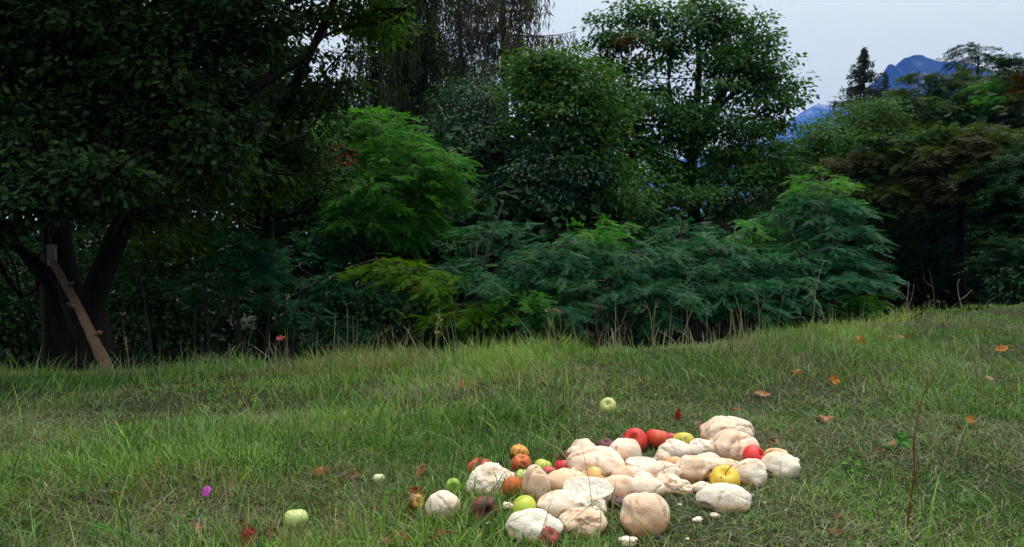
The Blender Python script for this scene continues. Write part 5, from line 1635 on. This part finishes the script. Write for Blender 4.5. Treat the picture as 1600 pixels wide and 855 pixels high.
M['old_wood'] = bark_mat('weathered_wood', (0.018, 0.015, 0.013), (0.060, 0.050, 0.042), 5.0)
M['roof_felt'] = plain_mat('roof_felt', (0.055, 0.055, 0.058), 0.8, 0.3, 6)
def raised_hide():
    Y = 19.5
    k = PXM(Y)
    c = W(1168, 376, Y)
    g = gb(1168, Y)
    root = empty('raised_hide', g, 'small dark wooden raised hut half hidden behind the locust shrubs', 'hut')
    w, dpt = 62 * k, 1.1
    z1 = c[2] - g[2]
    ztop = W(1168, 330, Y)[2] - g[2]
    for sx in (-1, 1):
        for sy in (-1, 1):
            add('post', box_mesh('post', 0.09, 0.09, ztop, 0.006), M['old_wood'], root, (sx * w * 0.5, sy * dpt * 0.5, ztop / 2))
    add('platform', box_mesh('platform', w + 0.16, dpt + 0.16, 0.06, 0.006), M['old_wood'], root, (0, 0, z1))
    hb = (ztop - z1) * 0.62
    for i in range(9):
        add('board', box_mesh('board', w / 9 - 0.012, 0.022, hb * (1 + 0.03 * (i % 3)), 0.003), M['old_wood'], root, (-w / 2 + (i + 0.5) * w / 9, -dpt / 2 - 0.058, z1 + 0.033 + hb / 2))
    for sx in (-1, 1):
        add('side_panel', box_mesh('side_panel', 0.022, dpt, hb, 0.003), M['old_wood'], root, (sx * (w / 2 + 0.058), 0, z1 + 0.033 + hb / 2))
    add('rail', box_mesh('rail', w + 0.2, 0.06, 0.06, 0.005), M['old_wood'], root, (0, -dpt / 2 - 0.10, z1 + 0.06 + hb))
    for sy in (-1, 1):
        o = add('roof_panel', box_mesh('roof_panel', w + 0.5, dpt * 0.78, 0.035, 0.004), M['roof_felt'], root, (0, sy * dpt * 0.34, ztop + 0.16))
        o.rotation_euler = (-sy * 0.5, 0, 0)
    for i in range(6):
        o = add('rung', box_mesh('rung', 0.5, 0.05, 0.05, 0.005), M['old_wood'], root, (0.1, -dpt / 2 - 0.2 - 0.12 * (5 - i), 0.25 + i * (z1 - 0.3) / 5))
    for sx in (-1, 1):
        a = Acc()
        a.tube(np.array([(0.1 + sx * 0.24, -dpt / 2 - 0.85, 0), (0.1 + sx * 0.24, -dpt / 2 - 0.12, z1 + 0.1)]), np.array([0.035, 0.03]), 8)
        add('ladder_rail', a.mesh('ladder_rail', True), M['old_wood'], root)
raised_hide()

# ------------------------------------------------------------------ single dry weeds on the crest
M['dry'] = plain_mat('dry_stalk', (0.26, 0.21, 0.14), 0.8, 0.3, 30)
M['dry_dark'] = plain_mat('dry_stalk_brown', (0.12, 0.075, 0.045), 0.8, 0.3, 30)
M['pink'] = plain_mat('pink_flower', (0.55, 0.12, 0.12), 0.7, 0.2, 60)
def weed(label, px, py_base, pts, Y, r0=0.0028, branches=(), heads=(), mat='dry', head_mat='dry', kind='dry_weed', cat='weed'):
    b = W(px, py_base, Y)
    base = np.array([b[0], Y, gz(b[0], Y)])
    root = empty(kind, base, label, cat)
    a = Acc()
    P = lambda x, y: W(x, y, Y) - base
    path = [np.zeros(3)] + [P(*p) for p in pts]
    a.tube(smooth_path(path, 14), np.linspace(r0, r0 * 0.45, 14), 5)
    add('stalk', a.mesh('stalk', True), M[mat], root)
    for br in branches:
        a = Acc()
        a.tube(smooth_path([P(*q) for q in br], 8), np.linspace(r0 * 0.6, r0 * 0.3, 8), 4)
        add('side_stalk', a.mesh('side_stalk', True), M[mat], root)
    for hx, hy, hw, hh in heads:
        rng = np.random.default_rng(int(hx * 7 + hy))
        k = PXM(Y)
        a = Acc()
        m = 26
        q_ = rng.uniform(-0.5, 0.5, (m, 3)) * np.array([hw, hw, hh]) * k * 0.8
        a.inst(TM['quad'], q_, nrm(q_ * np.array([2.0, 2.0, 0.5]) + np.array([0, 0, 0.9 * hw * k]) + rng.normal(size=(m, 3)) * hw * k * 0.25), rng.normal(size=(m, 3)), hw * k * rng.uniform(0.35, 0.7, m))
        add('seed_head', a.mesh('seed_head'), M[head_mat], root, P(hx, hy))
    return root
weed('tall pale dry stalk leaning right above the crest, tallest of all', 1270, 500, [(1273, 472), (1277, 440), (1287, 408)], 5.9, 0.0034, [[(1274, 470), (1282, 482), (1284, 494)]])
weed('brown dead stem with flat umbel in the middle of the crest', 868, 545, [(866, 515), (862, 492)], 4.75, 0.003, [[(872, 540), (876, 510), (874, 490)], [(866, 515), (858, 500), (855, 490)]], [(860, 489, 12, 6), (874, 489, 9, 6)])
weed('pale bushy grass head rising at the crest left of the middle', 683, 552, [(682, 520), (686, 495), (687, 482)], 4.85, 0.003, [], [(685, 507, 9, 40)])
weed('thin dark dead stem right of the flat umbel', 935, 540, [(932, 505), (926, 470), (922, 450)], 4.8, 0.0028, [[(931, 500), (944, 470), (950, 440)], [(928, 480), (918, 468)]], [(936, 482, 8, 8)], 'dry_dark', 'dry_dark')
weed('dead forked stalk at the crest below the round-crowned tree', 1020, 535, [(1018, 505), (1012, 480), (1006, 470)], 4.9, 0.003, [[(1018, 505), (1024, 480), (1030, 468)], [(1012, 482), (1004, 476)]])
weed('dead branching stalk at the crest right of the forked one', 1185, 520, [(1186, 490), (1181, 462), (1172, 452)], 5.6, 0.0032, [[(1186, 492), (1194, 470), (1192, 450)], [(1184, 475), (1176, 470)]])
weed('dry forked weed at the right end of the crest', 1505, 488, [(1500, 470), (1496, 448), (1499, 436)], 8.3, 0.006, [[(1500, 468), (1510, 462), (1519, 452)]])
weed('dry bent weed with drooping twig before the black hollow', 1462, 492, [(1460, 470), (1456, 440), (1452, 422)], 7.7, 0.005, [[(1460, 468), (1450, 474), (1440, 484)], [(1458, 450), (1446, 440), (1442, 428)]], [], 'dry_dark')
weed('pair of pale dry stalks before the black hollow', 1418, 496, [(1418, 470), (1420, 440)], 7.4, 0.005, [[(1419, 480), (1426, 460), (1428, 444)], [(1418, 470), (1408, 458), (1392, 450)]])
weed('thin stalk with a red-pink flower head at left centre of the crest', 428, 562, [(431, 546), (436, 532)], 4.95, 0.0024, [], [(437, 530, 9, 7)], 'dry', 'pink', 'wild_flower', 'flower')
weed('tall straight grey stem at the crest left of the middle', 542, 560, [(543, 530), (543, 484)], 4.9, 0.0026, [[(551, 556), (552, 520), (551, 494)], [(558, 556), (558, 525), (559, 498)]])
weed('thin pale stalk with nodding head under the leaning log', 190, 575, [(196, 545), (192, 500)], 5.1, 0.0022, [[(204, 570), (212, 535), (216, 522)]], [], 'dry_dark')
weed('slender dry stem rising above the crest near the yellow-green sapling', 630, 555, [(636, 525), (641, 505)], 4.85, 0.0022, [[(655, 553), (662, 520), (672, 502)], [(600, 556), (603, 525), (609, 508)]])

# ------------------------------------------------------------------ thin saplings under the trees
for i, (px, Y, py_top, lab) in enumerate([(232, 8.6, 420, 'thin bare sapling stem right of the leaning log'), (322, 9.2, 330, 'thin leaning sapling stem under the younger oak'), (748, 9.8, 380, 'thin dark sapling stem amid the locust shrubs')]):
    b = gb(px, Y)
    root = empty('sapling', b, lab, 'sapling')
    a = Acc()
    t = W(px - 14, py_top, Y)
    a.tube(smooth_path([b, b * 0.5 + t * 0.5 + np.array([0.05, 0, 0]), t], 9) - b, np.linspace(0.022, 0.010, 9), 6, rough=0.1)
    add('stem', a.mesh('sapling_stem', True), M['bark_grey'], root)
    a = Acc()
    rng = np.random.default_rng(600 + i)
    cen, u = sample_lobe(rng, t, np.array([0.35, 0.3, 0.3]), 14, 90 + i)
    leaf_sprays(a, rng, cen - b, u, 10, 'leaf', 0.08, 0.2)
    add('crown', a.mesh('sapling_crown'), M['dark_leaf'], root)
